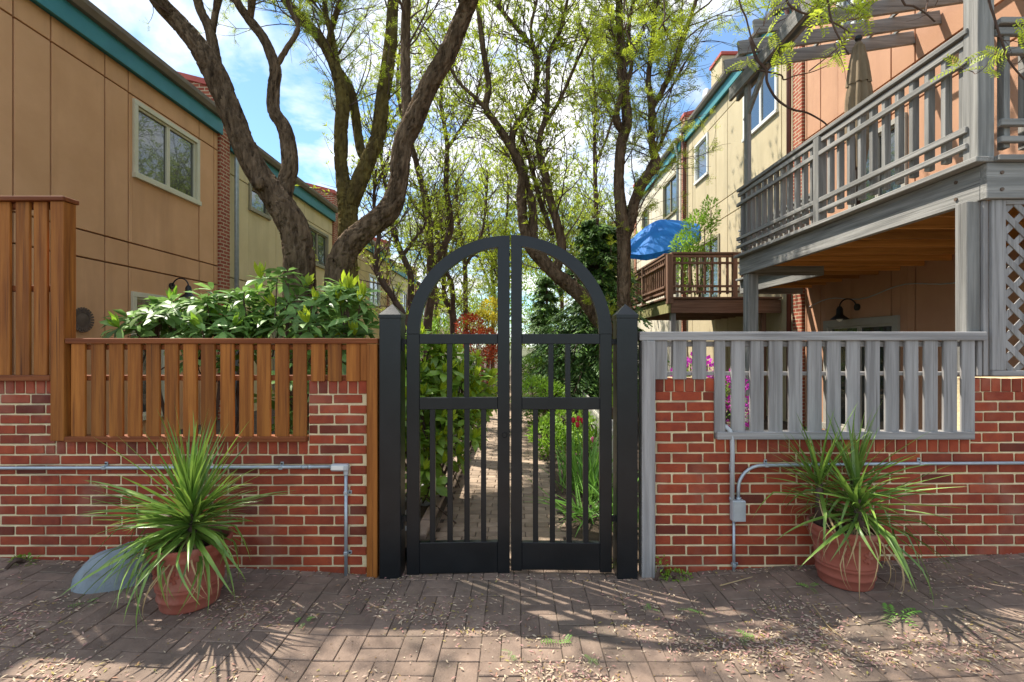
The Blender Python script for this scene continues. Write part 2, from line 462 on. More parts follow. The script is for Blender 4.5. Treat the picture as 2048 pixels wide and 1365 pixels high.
m_grit = M_('grit', (1, 1, 1), None, 3, rough=0.9, island=True, ramp=[(0.0, (0.12, 0.07, 0.03)), (0.4, (0.25, 0.17, 0.08)), (0.7, (0.42, 0.36, 0.28)), (1.0, (0.16, 0.17, 0.05))])
def fin_brick():
    """courses too fine to pick apart at that distance"""
    m = bpy.data.materials.new('far_brickwork'); m.use_nodes = True
    t = m.node_tree; n, l = t.nodes.new, t.links.new
    b = t.nodes['Principled BSDF']; b.inputs['Roughness'].default_value = 0.9
    g = n('ShaderNodeNewGeometry'); s = n('ShaderNodeSeparateXYZ'); l(g.outputs['Position'], s.inputs[0])
    a = n('ShaderNodeMath'); a.operation = 'ADD'; l(s.outputs[0], a.inputs[0]); l(s.outputs[1], a.inputs[1])
    c = n('ShaderNodeCombineXYZ'); l(a.outputs[0], c.inputs[0]); l(s.outputs[2], c.inputs[1])
    k = n('ShaderNodeTexBrick')
    k.inputs['Color1'].default_value = (0.27, 0.055, 0.03, 1); k.inputs['Color2'].default_value = (0.36, 0.09, 0.045, 1)
    k.inputs['Mortar'].default_value = (0.50, 0.40, 0.26, 1); k.inputs['Scale'].default_value = 1
    k.inputs['Mortar Size'].default_value = 0.009; k.inputs['Brick Width'].default_value = 0.203; k.inputs['Row Height'].default_value = 0.0677
    l(c.outputs[0], k.inputs['Vector']); l(k.outputs[0], b.inputs['Base Color'])
    return m
m_finb = fin_brick()

BRK = ((0.085, 0.060, 0.042), (0.19, 0.135, 0.095))
m_bark = M_('locust_bark', (0.085, 0.056, 0.033), (0.215, 0.148, 0.092), 13, (1, 1, 0.22), 0.95, 1.0, 34, (1, 1, 0.22), bdist=0.05, fine=(22, (1, 1, 0.12), (0.030, 0.019, 0.011), 0.50, 0.72), spec=0.15)
m_barkm = M_('mossy_bark', (0.10, 0.072, 0.030), (0.20, 0.155, 0.045), 7, (1, 1, 0.35), 0.95, 1.0, 34, (1, 1, 0.22), bdist=0.05, fine=(22, (1, 1, 0.12), (0.040, 0.028, 0.012), 0.50, 0.72), spec=0.15)
m_barkf = M_('dark_twig_bark', (0.075, 0.048, 0.038), (0.14, 0.095, 0.075), 6, rough=0.95, spec=0.15)
def leafm(name, a, b, tr=0.35, rough=0.5, rnd=0.25, **k): return M_(name, a, b, 2.5, rough=rough, trans=tr, rnd=rnd, island=True, **k)
m_loc = leafm('locust_leaf', (0.36, 0.46, 0.03), (0.50, 0.58, 0.06), 0.5)
m_rho = leafm('rhododendron_leaf', (0.13, 0.26, 0.055), (0.26, 0.41, 0.11), 0.35, 0.42, 0.45, spec=0.4)
m_rhoi = M_('rhododendron_leaf_single', (0.14, 0.27, 0.06), (0.25, 0.40, 0.12), 2.5, rough=0.42, trans=0.35, rnd=0.45, spec=0.4)
m_auc = leafm('aucuba_leaf', (0.20, 0.36, 0.045), (0.34, 0.52, 0.08), 0.4, 0.3, 0.3, spec=0.6, fine=(60, (1, 1, 1), (0.42, 0.45, 0.10), 0.60, 0.66))
m_auci = M_('aucuba_leaf_single', (0.20, 0.36, 0.045), (0.34, 0.52, 0.08), 2.5, rough=0.3, trans=0.4, rnd=0.3, spec=0.6, fine=(60, (1, 1, 1), (0.42, 0.45, 0.10), 0.60, 0.66))
m_aucy = leafm('aucuba_young_leaf', (0.42, 0.54, 0.03), (0.54, 0.64, 0.06), 0.45)
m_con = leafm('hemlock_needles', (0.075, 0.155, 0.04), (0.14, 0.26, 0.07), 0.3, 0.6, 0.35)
m_conl = leafm('hemlock_young_needles', (0.21, 0.40, 0.07), (0.30, 0.50, 0.10), 0.4, 0.6, 0.3)
m_shr = leafm('shrub_leaf', (0.19, 0.36, 0.03), (0.30, 0.48, 0.05), 0.42)
m_wil = leafm('pale_green_leaf', (0.36, 0.48, 0.06), (0.48, 0.58, 0.10), 0.45)
m_yel = leafm('yellow_leaf', (0.52, 0.44, 0.03), (0.62, 0.54, 0.06), 0.45)
m_red = leafm('red_maple_leaf', (0.48, 0.07, 0.04), (0.62, 0.17, 0.05), 0.45)
m_iris = M_('iris_blade', (0.14, 0.33, 0.05), (0.24, 0.46, 0.08), 3, rough=0.45, trans=0.3, rnd=0.25)
m_yuc = M_('yucca_blade', (0.11, 0.22, 0.035), (0.24, 0.36, 0.06), 5, rough=0.38, trans=0.22, rnd=0.3, spec=0.6)
m_yucd = M_('dry_blade', (0.42, 0.30, 0.14), (0.55, 0.42, 0.22), 5, rough=0.8, trans=0.15, rnd=0.2)
m_pink = leafm('azalea_petal', (0.60, 0.04, 0.48), (0.75, 0.10, 0.62), 0.3)
m_tul = M_('tulip_petal', (0.70, 0.02, 0.05), (0.80, 0.05, 0.10), 5, rough=0.5, trans=0.3)
m_pnk = M_('pink_petal', (0.75, 0.16, 0.32), (0.85, 0.30, 0.45), 5, rough=0.5, trans=0.3)
m_petal = M_('fallen_bud_scale', (1, 1, 1), None, 3, rough=0.8, island=True, ramp=[(0.0, (0.60, 0.46, 0.30)), (0.35, (0.66, 0.55, 0.40)), (0.55, (0.55, 0.33, 0.28)), (0.75, (0.46, 0.23, 0.21)), (0.86, (0.30, 0.18, 0.07)), (1.0, (0.40, 0.36, 0.10))], trans=0.2)

# ================================================================== THE SETTING
# far ground
g = MB()
R_ = 600
g.add([(R_ * cos(2 * pi * k / 48), R_ * sin(2 * pi * k / 48), -0.22) for k in range(48)], [tuple(range(48))])
structure(obj('ground', g, m_ground))
def sheet(name, x0, x1, y0, y1, dz, mat, nx=40, ny=4, follow=True, z=0.0):
    b = MB()
    vs, fs = [], []
    for j in range(ny + 1):
        for i in range(nx + 1):
            x, y = x0 + (x1 - x0) * i / nx, y0 + (y1 - y0) * j / ny
            vs.append((x, y, (ground_z(x, y) if follow else z) + dz))
    for j in range(ny):
        for i in range(nx):
            a = j * (nx + 1) + i
            fs.append((a, a + 1, a + nx + 2, a + nx + 1))
    b.add(vs, fs)
    return structure(obj(name, b, mat))
paving = sheet('brick_pavement', -9, 9, -12, 3.42, -0.007, m_sand, 120, 2)
soil_l = sheet('garden_bed', -12, -0.62, 3.40, 40, 0.0, m_soil, 30, 30, False, 0.10)
soil_r = sheet('garden_bed', 0.42, 12, 3.40, 40, 0.0, m_soil, 30, 30, False, 0.02)
path = sheet('garden_path', -0.72, 0.52, 3.425, 40, -0.014, m_sand, 4, 40, False, 0.0)

# ---- pavers laid in basket weave, each a block of its own
def paver_mesh(name, mat, lx, ly, seed):
    r = random.Random(seed)
    b = MB()
    b.obox(Matrix.Identity(4), (lx / 2, ly / 2, 0.025), 0.0035)
    b.v = [(x + r.uniform(-.0012, .0012), y + r.uniform(-.0012, .0012), z + r.uniform(-.001, .001)) for x, y, z in b.v]
    return mesh_of(name, b, mat)
PL, PW, PG = 0.1990, 0.0985, 0.2035
pv_h = [paver_mesh('paver', m_paver, PL, PW, k) for k in range(4)]
pv_v = [paver_mesh('paver', m_paver, PW, PL, k + 9) for k in range(4)]
slots = []
for j in range(0, 26):
    for i in range(-22, 22):
        x0 = i * PG + 0.03; y1 = 3.14 - j * PG
        if (i + j) % 2:
            slots += [('h', x0 + PG / 2, y1 - PG * .25), ('h', x0 + PG / 2, y1 - PG * .75)]
        else:
            slots += [('v', x0 + PG * .25, y1 - PG / 2), ('v', x0 + PG * .75, y1 - PG / 2)]
for i in range(-60, 60):                         # the stretchers along the wall foot and the row under the gate
    slots.append(('v', i * PG / 2 + 0.04, 3.14 + PG / 2))
def paver_M(x, y, r, tilt=0.006):
    z = ground_z(x, y)
    sl_ = (ground_z(x + .05) - ground_z(x - .05)) / 0.1
    return Matrix.Translation((x, y, z - 0.025 + r.uniform(-.0022, .0022))) @ Matrix.Rotation(-math.atan(sl_) + r.gauss(0, tilt), 4, 'Y') @ Matrix.Rotation(r.gauss(0, tilt), 4, 'X') @ Matrix.Rotation(r.gauss(0, 0.008), 4, 'Z')
r_ = random.Random(3)
vis, rest = [], []
for s in slots:
    px = CX + s[1] * F / s[2] if s[2] > 0.3 else 9e9
    py = CY + (H - ground_z(s[1])) * F / s[2] if s[2] > 0.3 else 9e9
    (vis if (-40 < px < 2090 and py < 1395) else rest).append(s)
vis.sort(key=lambda s: s[2])
rest += vis[300:]
for s in vis[:300]:
    inst('paver', random.choice(pv_h if s[0] == 'h' else pv_v), paver_M(s[1], s[2], r_), paving)
b = MB()
for s in rest:
    if s[2] < -1.2 or abs(s[1]) > 4.4: continue
    b.obox(paver_M(s[1], s[2], r_), (PL / 2, PW / 2, .025) if s[0] == 'h' else (PW / 2, PL / 2, .025), 0.0045)
stuff(obj('paver', b, m_paver_s, paving))

# ---- path pavers, running bond across the path
pp = [mesh_of('path_paver', MB().obox(Matrix.Identity(4), (.0985, .0485, .02), 0.005), m_pathp) for _ in range(3)]
b = MB(); cnt = 0
for j in range(0, 170):
    y = 3.50 + j * 0.1015
    if y > 19: break
    drift = -0.0 - 0.018 * max(0, y - 9) ** 1.3
    for i in range(7):
        x = -0.63 + i * 0.203 + (0.1 if j % 2 else 0) + drift
        if x > 0.46 + drift or x < -0.72 + drift: continue
        Mx = Matrix.Translation((x, y, -0.02 + random.uniform(-.003, .003))) @ Matrix.Rotation(random.gauss(0, .012), 4, 'X') @ Matrix.Rotation(random.gauss(0, .012), 4, 'Y')
        if cnt < 230: inst('paver', random.choice(pp), Mx, path); cnt += 1
        else: b.obox(Mx, (.0985, .0485, .02), .004)
stuff(obj('paver', b, m_pathp_s, path))

# ================================================================== BRICK WALLS
BY0 = 3.20                                        # plane of the brick faces
def brick_mesh(lx, lz, seed, ly=0.09):
    r = random.Random(seed)
    b = MB().obox(Matrix.Identity(4), (lx / 2, ly / 2, lz / 2), 0.004)
    b.v = [(x + r.uniform(-.0015, .0015), y + r.uniform(-.001, .001), z + r.uniform(-.0015, .0015)) for x, y, z in b.v]
    return mesh_of('brick', b, m_brick)
def brick_wall(label, x0, x1, notch, z_pier, z_notch, pitch, course, rl):
    """a garden wall with two piers and a lower stretch between them; rowlock courses on top"""
    xm = (x0 + x1) / 2
    t = thing('brick_wall', label, 'wall', (xm, BY0, 0))
    n0, n1 = notch
    core = MB()
    jz = 0.007
    core.box(x0 + .004, x1 - .004, BY0 + jz, BY0 + 0.20, -0.20, z_notch - .006)
    core.box(x0 + .004, n0 - .004, BY0 + jz, BY0 + 0.20, z_notch - .006, z_pier - .006)
    core.box(n1 + .004, x1 - .004, BY0 + jz, BY0 + 0.20, z_notch - .006, z_pier - .006)
    obj('mortar', core, m_mortar, t)
    full = [brick_mesh(pitch - .0125, course - .0125, k) for k in range(4)]
    half = [brick_mesh((pitch - .0125) / 2, course - .0125, k + 5) for k in range(2)]
    row = [brick_mesh(rl - .010, 0.088, k + 8) for k in range(3)]
    r = random.Random(int(abs(x0) * 100))
    far = MB()
    def put(me, xc, zc, sx=1.0):
        if abs(xc) > 3.62:
            hx = max(abs(q.co.x) for q in me.vertices) * sx; hz = max(abs(q.co.z) for q in me.vertices)
            far.box(xc - hx, xc + hx, BY0 + r.uniform(-.0015, .0015), BY0 + .09, zc - hz, zc + hz, .004); return
        Mx = Matrix.Translation((xc, BY0 + 0.045 + r.uniform(-.0015, .0015), zc + r.uniform(-.0015, .0015))) @ Matrix.Rotation(r.gauss(0, .004), 4, 'Y') @ Matrix.Diagonal((sx, 1, 1, 1))
        inst('brick', me, Mx, t)
    zc0 = z_notch - 0.098
    k = -int(round((z_pier - z_notch) / course))
    while True:
        ztop = zc0 - k * course
        if ztop < -0.03: break
        spans = [(x0, x1)] if k >= 0 else [(x0, n0), (n1, x1)]
        for a, c in spans:
            off = (k % 2) * pitch / 2 + r.uniform(-.006, .006)
            x = math.floor((a - off) / pitch) * pitch + off
            while x < c - 0.015:
                l0, l1 = max(x, a), min(x + pitch, c)
                wd = l1 - l0 - 0.0125
                if wd > 0.02:
                    if wd > pitch * 0.62: put(r.choice(full), (l0 + l1) / 2, ztop - course / 2, wd / (pitch - .0125))
                    else: put(r.choice(half), (l0 + l1) / 2, ztop - course / 2, wd / ((pitch - .0125) / 2))
                x += pitch
        k += 1
    for a, c, zt in ((x0, n0, z_pier), (n0, n1, z_notch), (n1, x1, z_pier)):
        m = max(1, int(round((c - a) / rl))); st = (c - a) / m
        for i in range(m):
            put(r.choice(row), a + (i + .5) * st, zt - 0.049, st / rl)
    stuff(obj('brick', far, m_brick_far, t))
    return t
wall_l = brick_wall('red brick garden wall under the orange-brown cedar fence', -5.6, fx(735), (fx(111), fx(616)), fz(760), fz(881), 0.2025, 0.0675, 0.068)
wall_r = brick_wall('red brick garden wall under the grey weathered fence', fx(1308.5), 5.6, (fx(1430), fx(1941)), fz(756), fz(877), 0.208, 0.0686, 0.070)

# ================================================================== FENCES
def slat(parent, x0, x1, z0, z1, mat, y=3.185, th=0.020):
    j = random.uniform(-.0015, .0015)
    obj('slat', MB().box(x0 + j, x1 + j, y + random.uniform(-.002, .002), y + th, z0, z1, 0.003), mat, parent)
def xrail(name, parent, x0, x1, y0, y1, z0, z1, mat): return obj(name, MB().box(x0, x1, y0, y1, z0, z1, 0.004), mat, parent)
# cedar, low
f1 = thing('cedar_fence', 'low orange-brown cedar slat fence filling the dip in the brick wall', 'fence', (fx(430), 3.2, fz(881)))
for i, px in enumerate((146, 185, 221, 258, 295, 332, 369, 405, 443, 480, 516, 552, 587, 623, 657, 694)):
    slat(f1, fx(px), fx(px + 27), fz(876) if i < 13 else fz(763), fz(687), m_cedz)
xrail('top_rail', f1, fx(137), fx(758), 3.172, 3.262, fz(688), fz(677), m_cedx)
xrail('rail', f1, fx(140), fx(735), 3.209, 3.247, fz(762), fz(751), m_cedx)
xrail('rail', f1, fx(140), fx(735), 3.209, 3.247, fz(700), fz(689), m_cedx)
xrail('bottom_rail', f1, fx(136.4), fx(616), 3.168, 3.262, fz(883), fz(872.5), m_cedx)
obj('post', MB().box(fx(736), fx(757.5), 3.165, 3.255, -0.06, fz(688.5), .004), m_cedz, f1)
obj('slat', MB().box(fx(722), fx(735), 3.185, 3.205, fz(762), fz(688), .003), m_cedz, f1)
# cedar, tall
f2 = thing('cedar_fence', 'tall orange-brown cedar privacy panel standing on the brick pier', 'fence', (fx(60), 3.2, fz(762)))
for px in [-41 - 37 * q for q in range(15, 0, -1)] + [-41, -3.5, 35, 71]:
    slat(f2, fx(px), fx(px + 27.5), fz(751), fz(405), m_cedz)
xrail('bottom_rail', f2, fx(-640), fx(108), 3.17, 3.26, fz(762), fz(750.5), m_cedx)
xrail('rail', f2, fx(-640), fx(108), 3.206, 3.245, fz(583), fz(571), m_cedx)
xrail('rail', f2, fx(-640), fx(108), 3.206, 3.245, fz(417), fz(406), m_cedx)
xrail('cap', f2, fx(-640), fx(139), 3.155, 3.275, fz(405), fz(396), m_cedx)
obj('post', MB().box(fx(109), fx(136), 3.168, 3.262, fz(881), fz(405.5), .004), m_cedz, f2)
# grey, low
f3 = thing('grey_fence', 'low weathered grey slat fence filling the dip in the brick wall', 'fence', (fx(1690), 3.2, fz(877)))
xs = [1306.5, 1345, 1384, 1421.5, 1461, 1498.5, 1536, 1575.5, 1614, 1652.5, 1691, 1729.5, 1768, 1806.5, 1845, 1884, 1920]
for i, px in enumerate(xs):
    slat(f3, fx(px) + (.02 if i == 3 else 0), fx(px + 27), fz(866) if i > 2 else fz(759), fz(681), m_gryz)
obj('slat', MB().box(fx(1953), fx(1962), 3.19, 3.21, fz(752), fz(682), .003), m_gryz, f3)
xrail('top_rail', f3, fx(1277), fx(1966), 3.17, 3.265, fz(681.5), fz(664), m_gryx)
xrail('rail', f3, fx(1308), fx(1966), 3.208, 3.246, fz(752), fz(744), m_gryx)
xrail('rail', f3, fx(1308), fx(1966), 3.208, 3.246, fz(694), fz(683), m_gryx)
xrail('bottom_rail', f3, fx(1430.5), fx(1941), 3.165, 3.26, fz(878), fz(863), m_gryx)
obj('post', MB().box(fx(1281), fx(1307.5), 3.16, 3.255, -0.07, fz(682), .004), m_gryz, f3)

# ================================================================== GATE
def gate_post(label, px0, px1):
    x0, x1 = fx(px0, 3.15), fx(px1, 3.15)
    t = thing('gate_post', label, 'post', ((x0 + x1) / 2, 3.22, -0.05), 'black posts of the garden gate')
    xm, hw = (x0 + x1) / 2, (x1 - x0) / 2
    obj('shaft', MB().box(x0 + .004, x1 - .004, 3.15, 3.15 + 2 * hw - .008, -0.06, 1.735, .004), m_black, t)
    zt, ym = 1.71, 3.146 + hw
    b = MB().box(xm - hw, xm + hw, ym - hw, ym + hw, zt, zt + .028, .003)
    h2 = hw - 0.003
    b.add([(xm - h2, ym - h2, zt + .0279), (xm + h2, ym - h2, zt + .0279), (xm + h2, ym + h2, zt + .0279), (xm - h2, ym + h2, zt + .0279), (xm, ym, zt + .10)],
          [(0, 1, 4), (1, 2, 4), (2, 3, 4), (3, 0, 4)])
    obj('cap', b, m_black, t)
    return t
gate_post('black square gate post with pyramid cap beside the cedar fence', 757, 802)
gate_post('black square gate post with pyramid cap beside the grey fence', 1233, 1277)

def gate_leaf(label, outer, inner, pick_up, pick_lo, bot, swing, lock=None):
    """one leaf; outer and inner are (px0, px1) of its stiles"""
    s = 1 if inner[0] > outer[0] else -1
    hx = fx(outer[0] if s > 0 else outer[1])
    t = thing('gate_leaf', label, 'gate', (hx, 3.21, 0.02), 'leaves of the arched garden gate')
    Y0, Y1 = 3.20, 3.245
    R = Matrix.Translation((hx, Y0, 0)) @ Matrix.Rotation(swing, 4, 'Z') @ Matrix.Translation((-hx, -Y0, 0))
    def bx(name, px0, px1, z0, z1, y0=Y0, y1=Y1, bev=.003):
        return obj(name, MB().box(fx(px0), fx(px1), y0, y1, z0, z1, bev, R), m_black, t)
    zt = fz(668)
    bx('outer_stile', outer[0], outer[1], fz(bot), zt)
    bx('inner_stile', inner[0], inner[1], fz(bot - 2), fz(489))
    a, c = (outer[1], inner[0]) if s > 0 else (inner[1], outer[0])
    bx('top_rail', a, c, fz(688.5), zt - .001, Y0 + .001, Y1 - .001)
    bx('middle_rail', a, c, fz(820), fz(796), Y0 + .001, Y1 - .001)
    bx('bottom_rail', a, c, fz(bot - 4), fz(1087), Y0 + .001, Y1 - .001)
    for p in pick_up: bx('picket', p, p + 10.5, fz(797), fz(687.5), Y0 + .006, Y1 - .006, .002)
    for p in pick_lo: bx('picket', p, p + 10.5, fz(1088), fz(819), Y0 + .006, Y1 - .006, .002)
    # quarter-ring arch
    cxp = inner[1] if s > 0 else inner[0]
    c0 = Vector((fx(cxp), 0, zt))
    ao, bo = abs(fx(outer[0] if s > 0 else outer[1]) - c0.x), (668 - 469.5) / 300
    wd = 25.5 / 300
    b = MB(); n = 28; vs = []
    for i in range(n + 1):
        th = pi / 2 * i / n
        for (ra, rb) in ((ao, bo), (ao - wd, bo - wd * .86)):
            for y in (Y0 - .001, Y1 + .001):
                vs.append(R @ Vector((c0.x - s * ra * cos(th), y, zt + rb * sin(th))))
    fs = []
    for i in range(n):
        q, p = i * 4, i * 4 + 4
        fs += [(q, p, p + 2, q + 2), (q + 1, q + 3, p + 3, p + 1), (q, q + 1, p + 1, p), (q + 2, p + 2, p + 3, q + 3)]
    fs += [(0, 2, 3, 1), (n * 4, n * 4 + 1, n * 4 + 3, n * 4 + 2)]
    if s < 0: fs = [tuple(reversed(f)) for f in fs]
    obj('arch', b.add(vs, fs), m_black, t)
    for z in (fz(684), fz(1040)):
        b = MB().box(hx - s * .038, hx - s * .002, 3.215, 3.24, z - .018, z + .018, .002) if s > 0 else MB().box(hx + .002, hx + .038, 3.215, 3.24, z - .018, z + .018, .002)
        b.box(*( (hx - .045, hx - .022) if s > 0 else (hx + .022, hx + .045)), 3.205, 3.245, z - .065, z + .022, .002)
        obj('hinge', b, m_iron, t)
    if lock:
        c = R @ Vector((fx(lock[0]), Y0 - .004, fz(lock[1])))
        b = MB()
        for r0, r1, y in ((0.020, 0.015, -.002),):
            k = 24; vs = []
            for i in range(k):
                a_ = 2 * pi * i / k
                vs += [(c.x + r0 * cos(a_), c.y + .006, c.z + r0 * sin(a_)), (c.x + (r0 + r1) / 2 * cos(a_), c.y + y, c.z + (r0 + r1) / 2 * sin(a_)), (c.x + r1 * cos(a_), c.y + .006, c.z + r1 * sin(a_))]
            b.add(vs, [f for i in range(k) for f in ((3 * i, 3 * ((i + 1) % k), 3 * ((i + 1) % k) + 1, 3 * i + 1), (3 * i + 1, 3 * ((i + 1) % k) + 1, 3 * ((i + 1) % k) + 2, 3 * i + 2))])
        obj('lock_ring', b, m_iron, t)
    return t
gate_leaf('black gate leaf with quarter arch and round lock ring, hung beside the cedar fence', (813, 838.5), (995, 1019.5), (893, 927.5), (859, 894, 928, 961.5), 1153, radians(2.2), (1009, 872))
gate_leaf('black gate leaf with quarter arch, hung beside the grey fence', (1200, 1224), (1022, 1044), (1097, 1131), (1066, 1100, 1133.5, 1167), 1146, radians(-1.0))

# ================================================================== CONDUITS
def arc(c, r, a0, a1, n=8):
    return [(c[0] + r * cos(a0 + (a1 - a0) * i / n), c[1], c[2] + r * sin(a0 + (a1 - a0) * i / n)) for i in range(n + 1)]
def strap(t, x, z, vert):
    b = MB()
    b.box(x - .012, x + .012, 3.166, 3.199, z - .012, z + .012, .003)
    if vert: b.box(x + .008, x + .034, 3.192, 3.2, z - .011, z + .011, .002)
    else: b.box(x - .010, x + .010, 3.192, 3.2, z + .008, z + .034, .002)
    obj('strap', b, m_galv, t)
    sx, sz = (x + .023, z) if vert else (x, z + .023)
    obj('screw', MB().box(sx - .005, sx + .005, 3.187, 3.193, sz - .005, sz + .005, .002), m_iron, t)
c1 = thing('electrical_conduit', 'thin galvanised conduit with rectangular elbow fitting below the cedar fence', 'conduit', (fx(694), 3.18, 0))
yv = 3.181
obj('pipe', MB().tube([(-5.6, yv, fz(936.5)), (-3.72, yv, fz(935.5)), (fx(300), yv, fz(934.5)), (fx(672), yv, fz(932.5))], .0112, 12), m_galv, c1, True)
obj('pipe', MB().tube([(fx(694), yv, fz(945)), (fx(694), yv, -0.05)], .0112, 12), m_galv, c1, True)
b = MB().box(fx(665), fx(700), 3.155, 3.199, fz(940), fz(926.5), .008)
b.tube([(fx(694), yv, fz(938)), (fx(694), yv, fz(948))], .0155, 12)
eb = obj('elbow_fitting', b, m_pvc, c1)
obj('cover', MB().box(fx(668), fx(692), 3.150, 3.157, fz(937), fz(929), .003), m_bulb, eb)
for px in (607, 620): obj('coupling', MB().tube([(fx(px), yv, fz(933)), (fx(px + 5), yv, fz(933))], .0145, 12), m_galv, c1, True)
for px in (214, 565): strap(c1, fx(px), fz(934), False)
for py in (984, 1104): strap(c1, fx(694), fz(py), True)
c2 = thing('electrical_conduit', 'galvanised conduit bending down into a grey junction box below the grey fence', 'conduit', (fx(1470), 3.18, 0))
zc = fz(930)
obj('pipe', MB().tube([(fx(1474), yv, fz(1000))] + list(reversed(arc((fx(1474) + .155, yv, zc - .155), .155, pi / 2, pi))) + [(fx(1780), yv, fz(926.5)), (5.6, yv, fz(921))], .0112, 12), m_galv, c2, True)
obj('pipe', MB().tube([(fx(1446), 3.23, fz(852)), (fx(1451), 3.20, fz(853)), (fx(1457), 3.182, fz(860)), (fx(1461), 3.178, fz(874)), (fx(1462), 3.178, fz(900)), (fx(1461), 3.178, fz(1000))], .0145, 12), m_pvc, c2, True)
obj('pipe', MB().tube([(fx(1465), yv, fz(1036)), (fx(1465), yv, -0.02)], .0095, 10), m_galv, c2, True)
jb = obj('junction_box', MB().box(fx(1459), fx(1485), 3.15, 3.1985, fz(1039), fz(998), .004), m_pvc, c2)
obj('cover', MB().box(fx(1460), fx(1484), 3.146, 3.151, fz(1038), fz(999), .002), m_galv, jb)
for q in (1461, 1474.5): obj('connector', MB().tube([(fx(q), yv, fz(999)), (fx(q), yv, fz(993))], .0165, 12), m_galv, c2, True)
for px in (1530, 1836): strap(c2, fx(px), fz(929.5 if px < 1700 else 926), False)
strap(c2, fx(1461) - .0, fz(938), False)
strap(c2, fx(1465), fz(1128), True)

# ================================================================== POTTED YUCCAS
def yuc_mesh(L_, bend, wd, mat, seed, kink=0.0):
    """a blade along +x that bends down"""
    r = random.Random(seed)
    n = 9; vs, fs = [], []
    p = Vector((0, 0, 0)); ang = 0.0
    for i in range(n + 1):
        t = i / n
        wv = wd * (0.55 + 0.45 * min(1, t * 4)) * (1 - max(0, t - 0.3) ** 1.6 / 0.7 ** 1.6) + .0006
        y = 0.02 * sin(t * 3 + seed) * L_
        vs += [(p.x, y - wv / 2, p.z + wv * .22), (p.x, y, p.z), (p.x, y + wv / 2, p.z + wv * .22)]
        ang -= bend / n * (0.35 + 1.3 * t) + (kink if i == 5 else 0)
        p = p + Vector((cos(ang), 0, sin(ang))) * (L_ / n)
    for i in range(n):
        a = i * 3
        fs += [(a, a + 3, a + 4, a + 1), (a + 1, a + 4, a + 5, a + 2)]
    return mesh_of('blade', MB().add(vs, fs), mat, True)
YUP = [yuc_mesh(l, bd, wd, m_yuc, k) for k, (l, bd, wd) in enumerate([(.50, 0.10, 0.0208), (.56, 0.18, 0.0192), (.46, 0.28, 0.0224), (.60, 0.12, 0.0176)])]
YMD = [yuc_mesh(l, bd, wd, m_yuc, k + 7) for k, (l, bd, wd) in enumerate([(.56, 0.44, 0.0224), (.50, 0.60, 0.0224), (.60, 0.52, 0.0208)])]
YDR = [yuc_mesh(l, bd, wd, m_yuc, k + 13, kk) for k, (l, bd, wd, kk) in enumerate([(.56, 0.88, 0.0224, 0), (.60, 1.08, 0.0208, .3), (.52, 0.76, 0.0240, .7)])]
YDY = [yuc_mesh(l, bd, wd, m_yucd, k + 19, kk) for k, (l, bd, wd, kk) in enumerate([(.46, 1.52, 0.0112, .3), (.5, 1.68, 0.0080, .5)])]
def pot_of(label, c, rt, rb, h):
    t = thing('terracotta_pot', label, 'pot', c, 'terracotta pots by the brick wall')
    pr = [(0, 0), (rb * .97, 0), (rb, .006), (rb * 1.01, .018)]
    def rr(z): return rb + (rt * .90 - rb) * (z / h) ** 0.85
    for zb in (.18 * h, .33 * h, .385 * h):
        pr += [(rr(zb - .009), zb - .009), (rr(zb) + .005, zb - .005), (rr(zb) + .005, zb + .005), (rr(zb + .009), zb + .009)]
    pr += [(rr(.5 * h), .5 * h), (rr(.66 * h), .66 * h), (rr(.78 * h), .78 * h), (rt * .93, .80 * h), (rt * .955, .82 * h), (rt * .94, .86 * h), (rt * .97, .90 * h),
           (rt, .93 * h), (rt * 1.01, .965 * h), (rt * .99, h), (rt * .95, h + .002), (rt * .90, h - .008), (rt * .87, .86 * h), (rt * .86, .80 * h)]
    b = MB().lathe(pr, c, 48)
    obj('pot_body', b, m_terra, t, True)
    obj('potting_soil', MB().lathe([(0.0, .84 * h), (rt * .5, .845 * h), (rt * .875, .82 * h)], c, 24), m_soil, t)
    # a raised floral swag on the belly
    b = MB()
    for a0 in (-2.15, -1.45, -0.7, -2.9):
        for k in range(5):
            a = a0 + 0.085 * cos(k * 1.26); z = .60 * h + 0.024 * sin(k * 1.26)
            R2 = rr(z) + .001
            Mx = Matrix.Translation((c[0] + R2 * cos(a), c[1] + R2 * sin(a), c[2] + z)) @ Matrix.Rotation(a, 4, 'Z') @ Matrix.Rotation(k * 1.26, 4, 'X')
            b.obox(Mx, (.005, .015, .009), .004)
    stuff(obj('relief', b, m_terra, t))
    return t
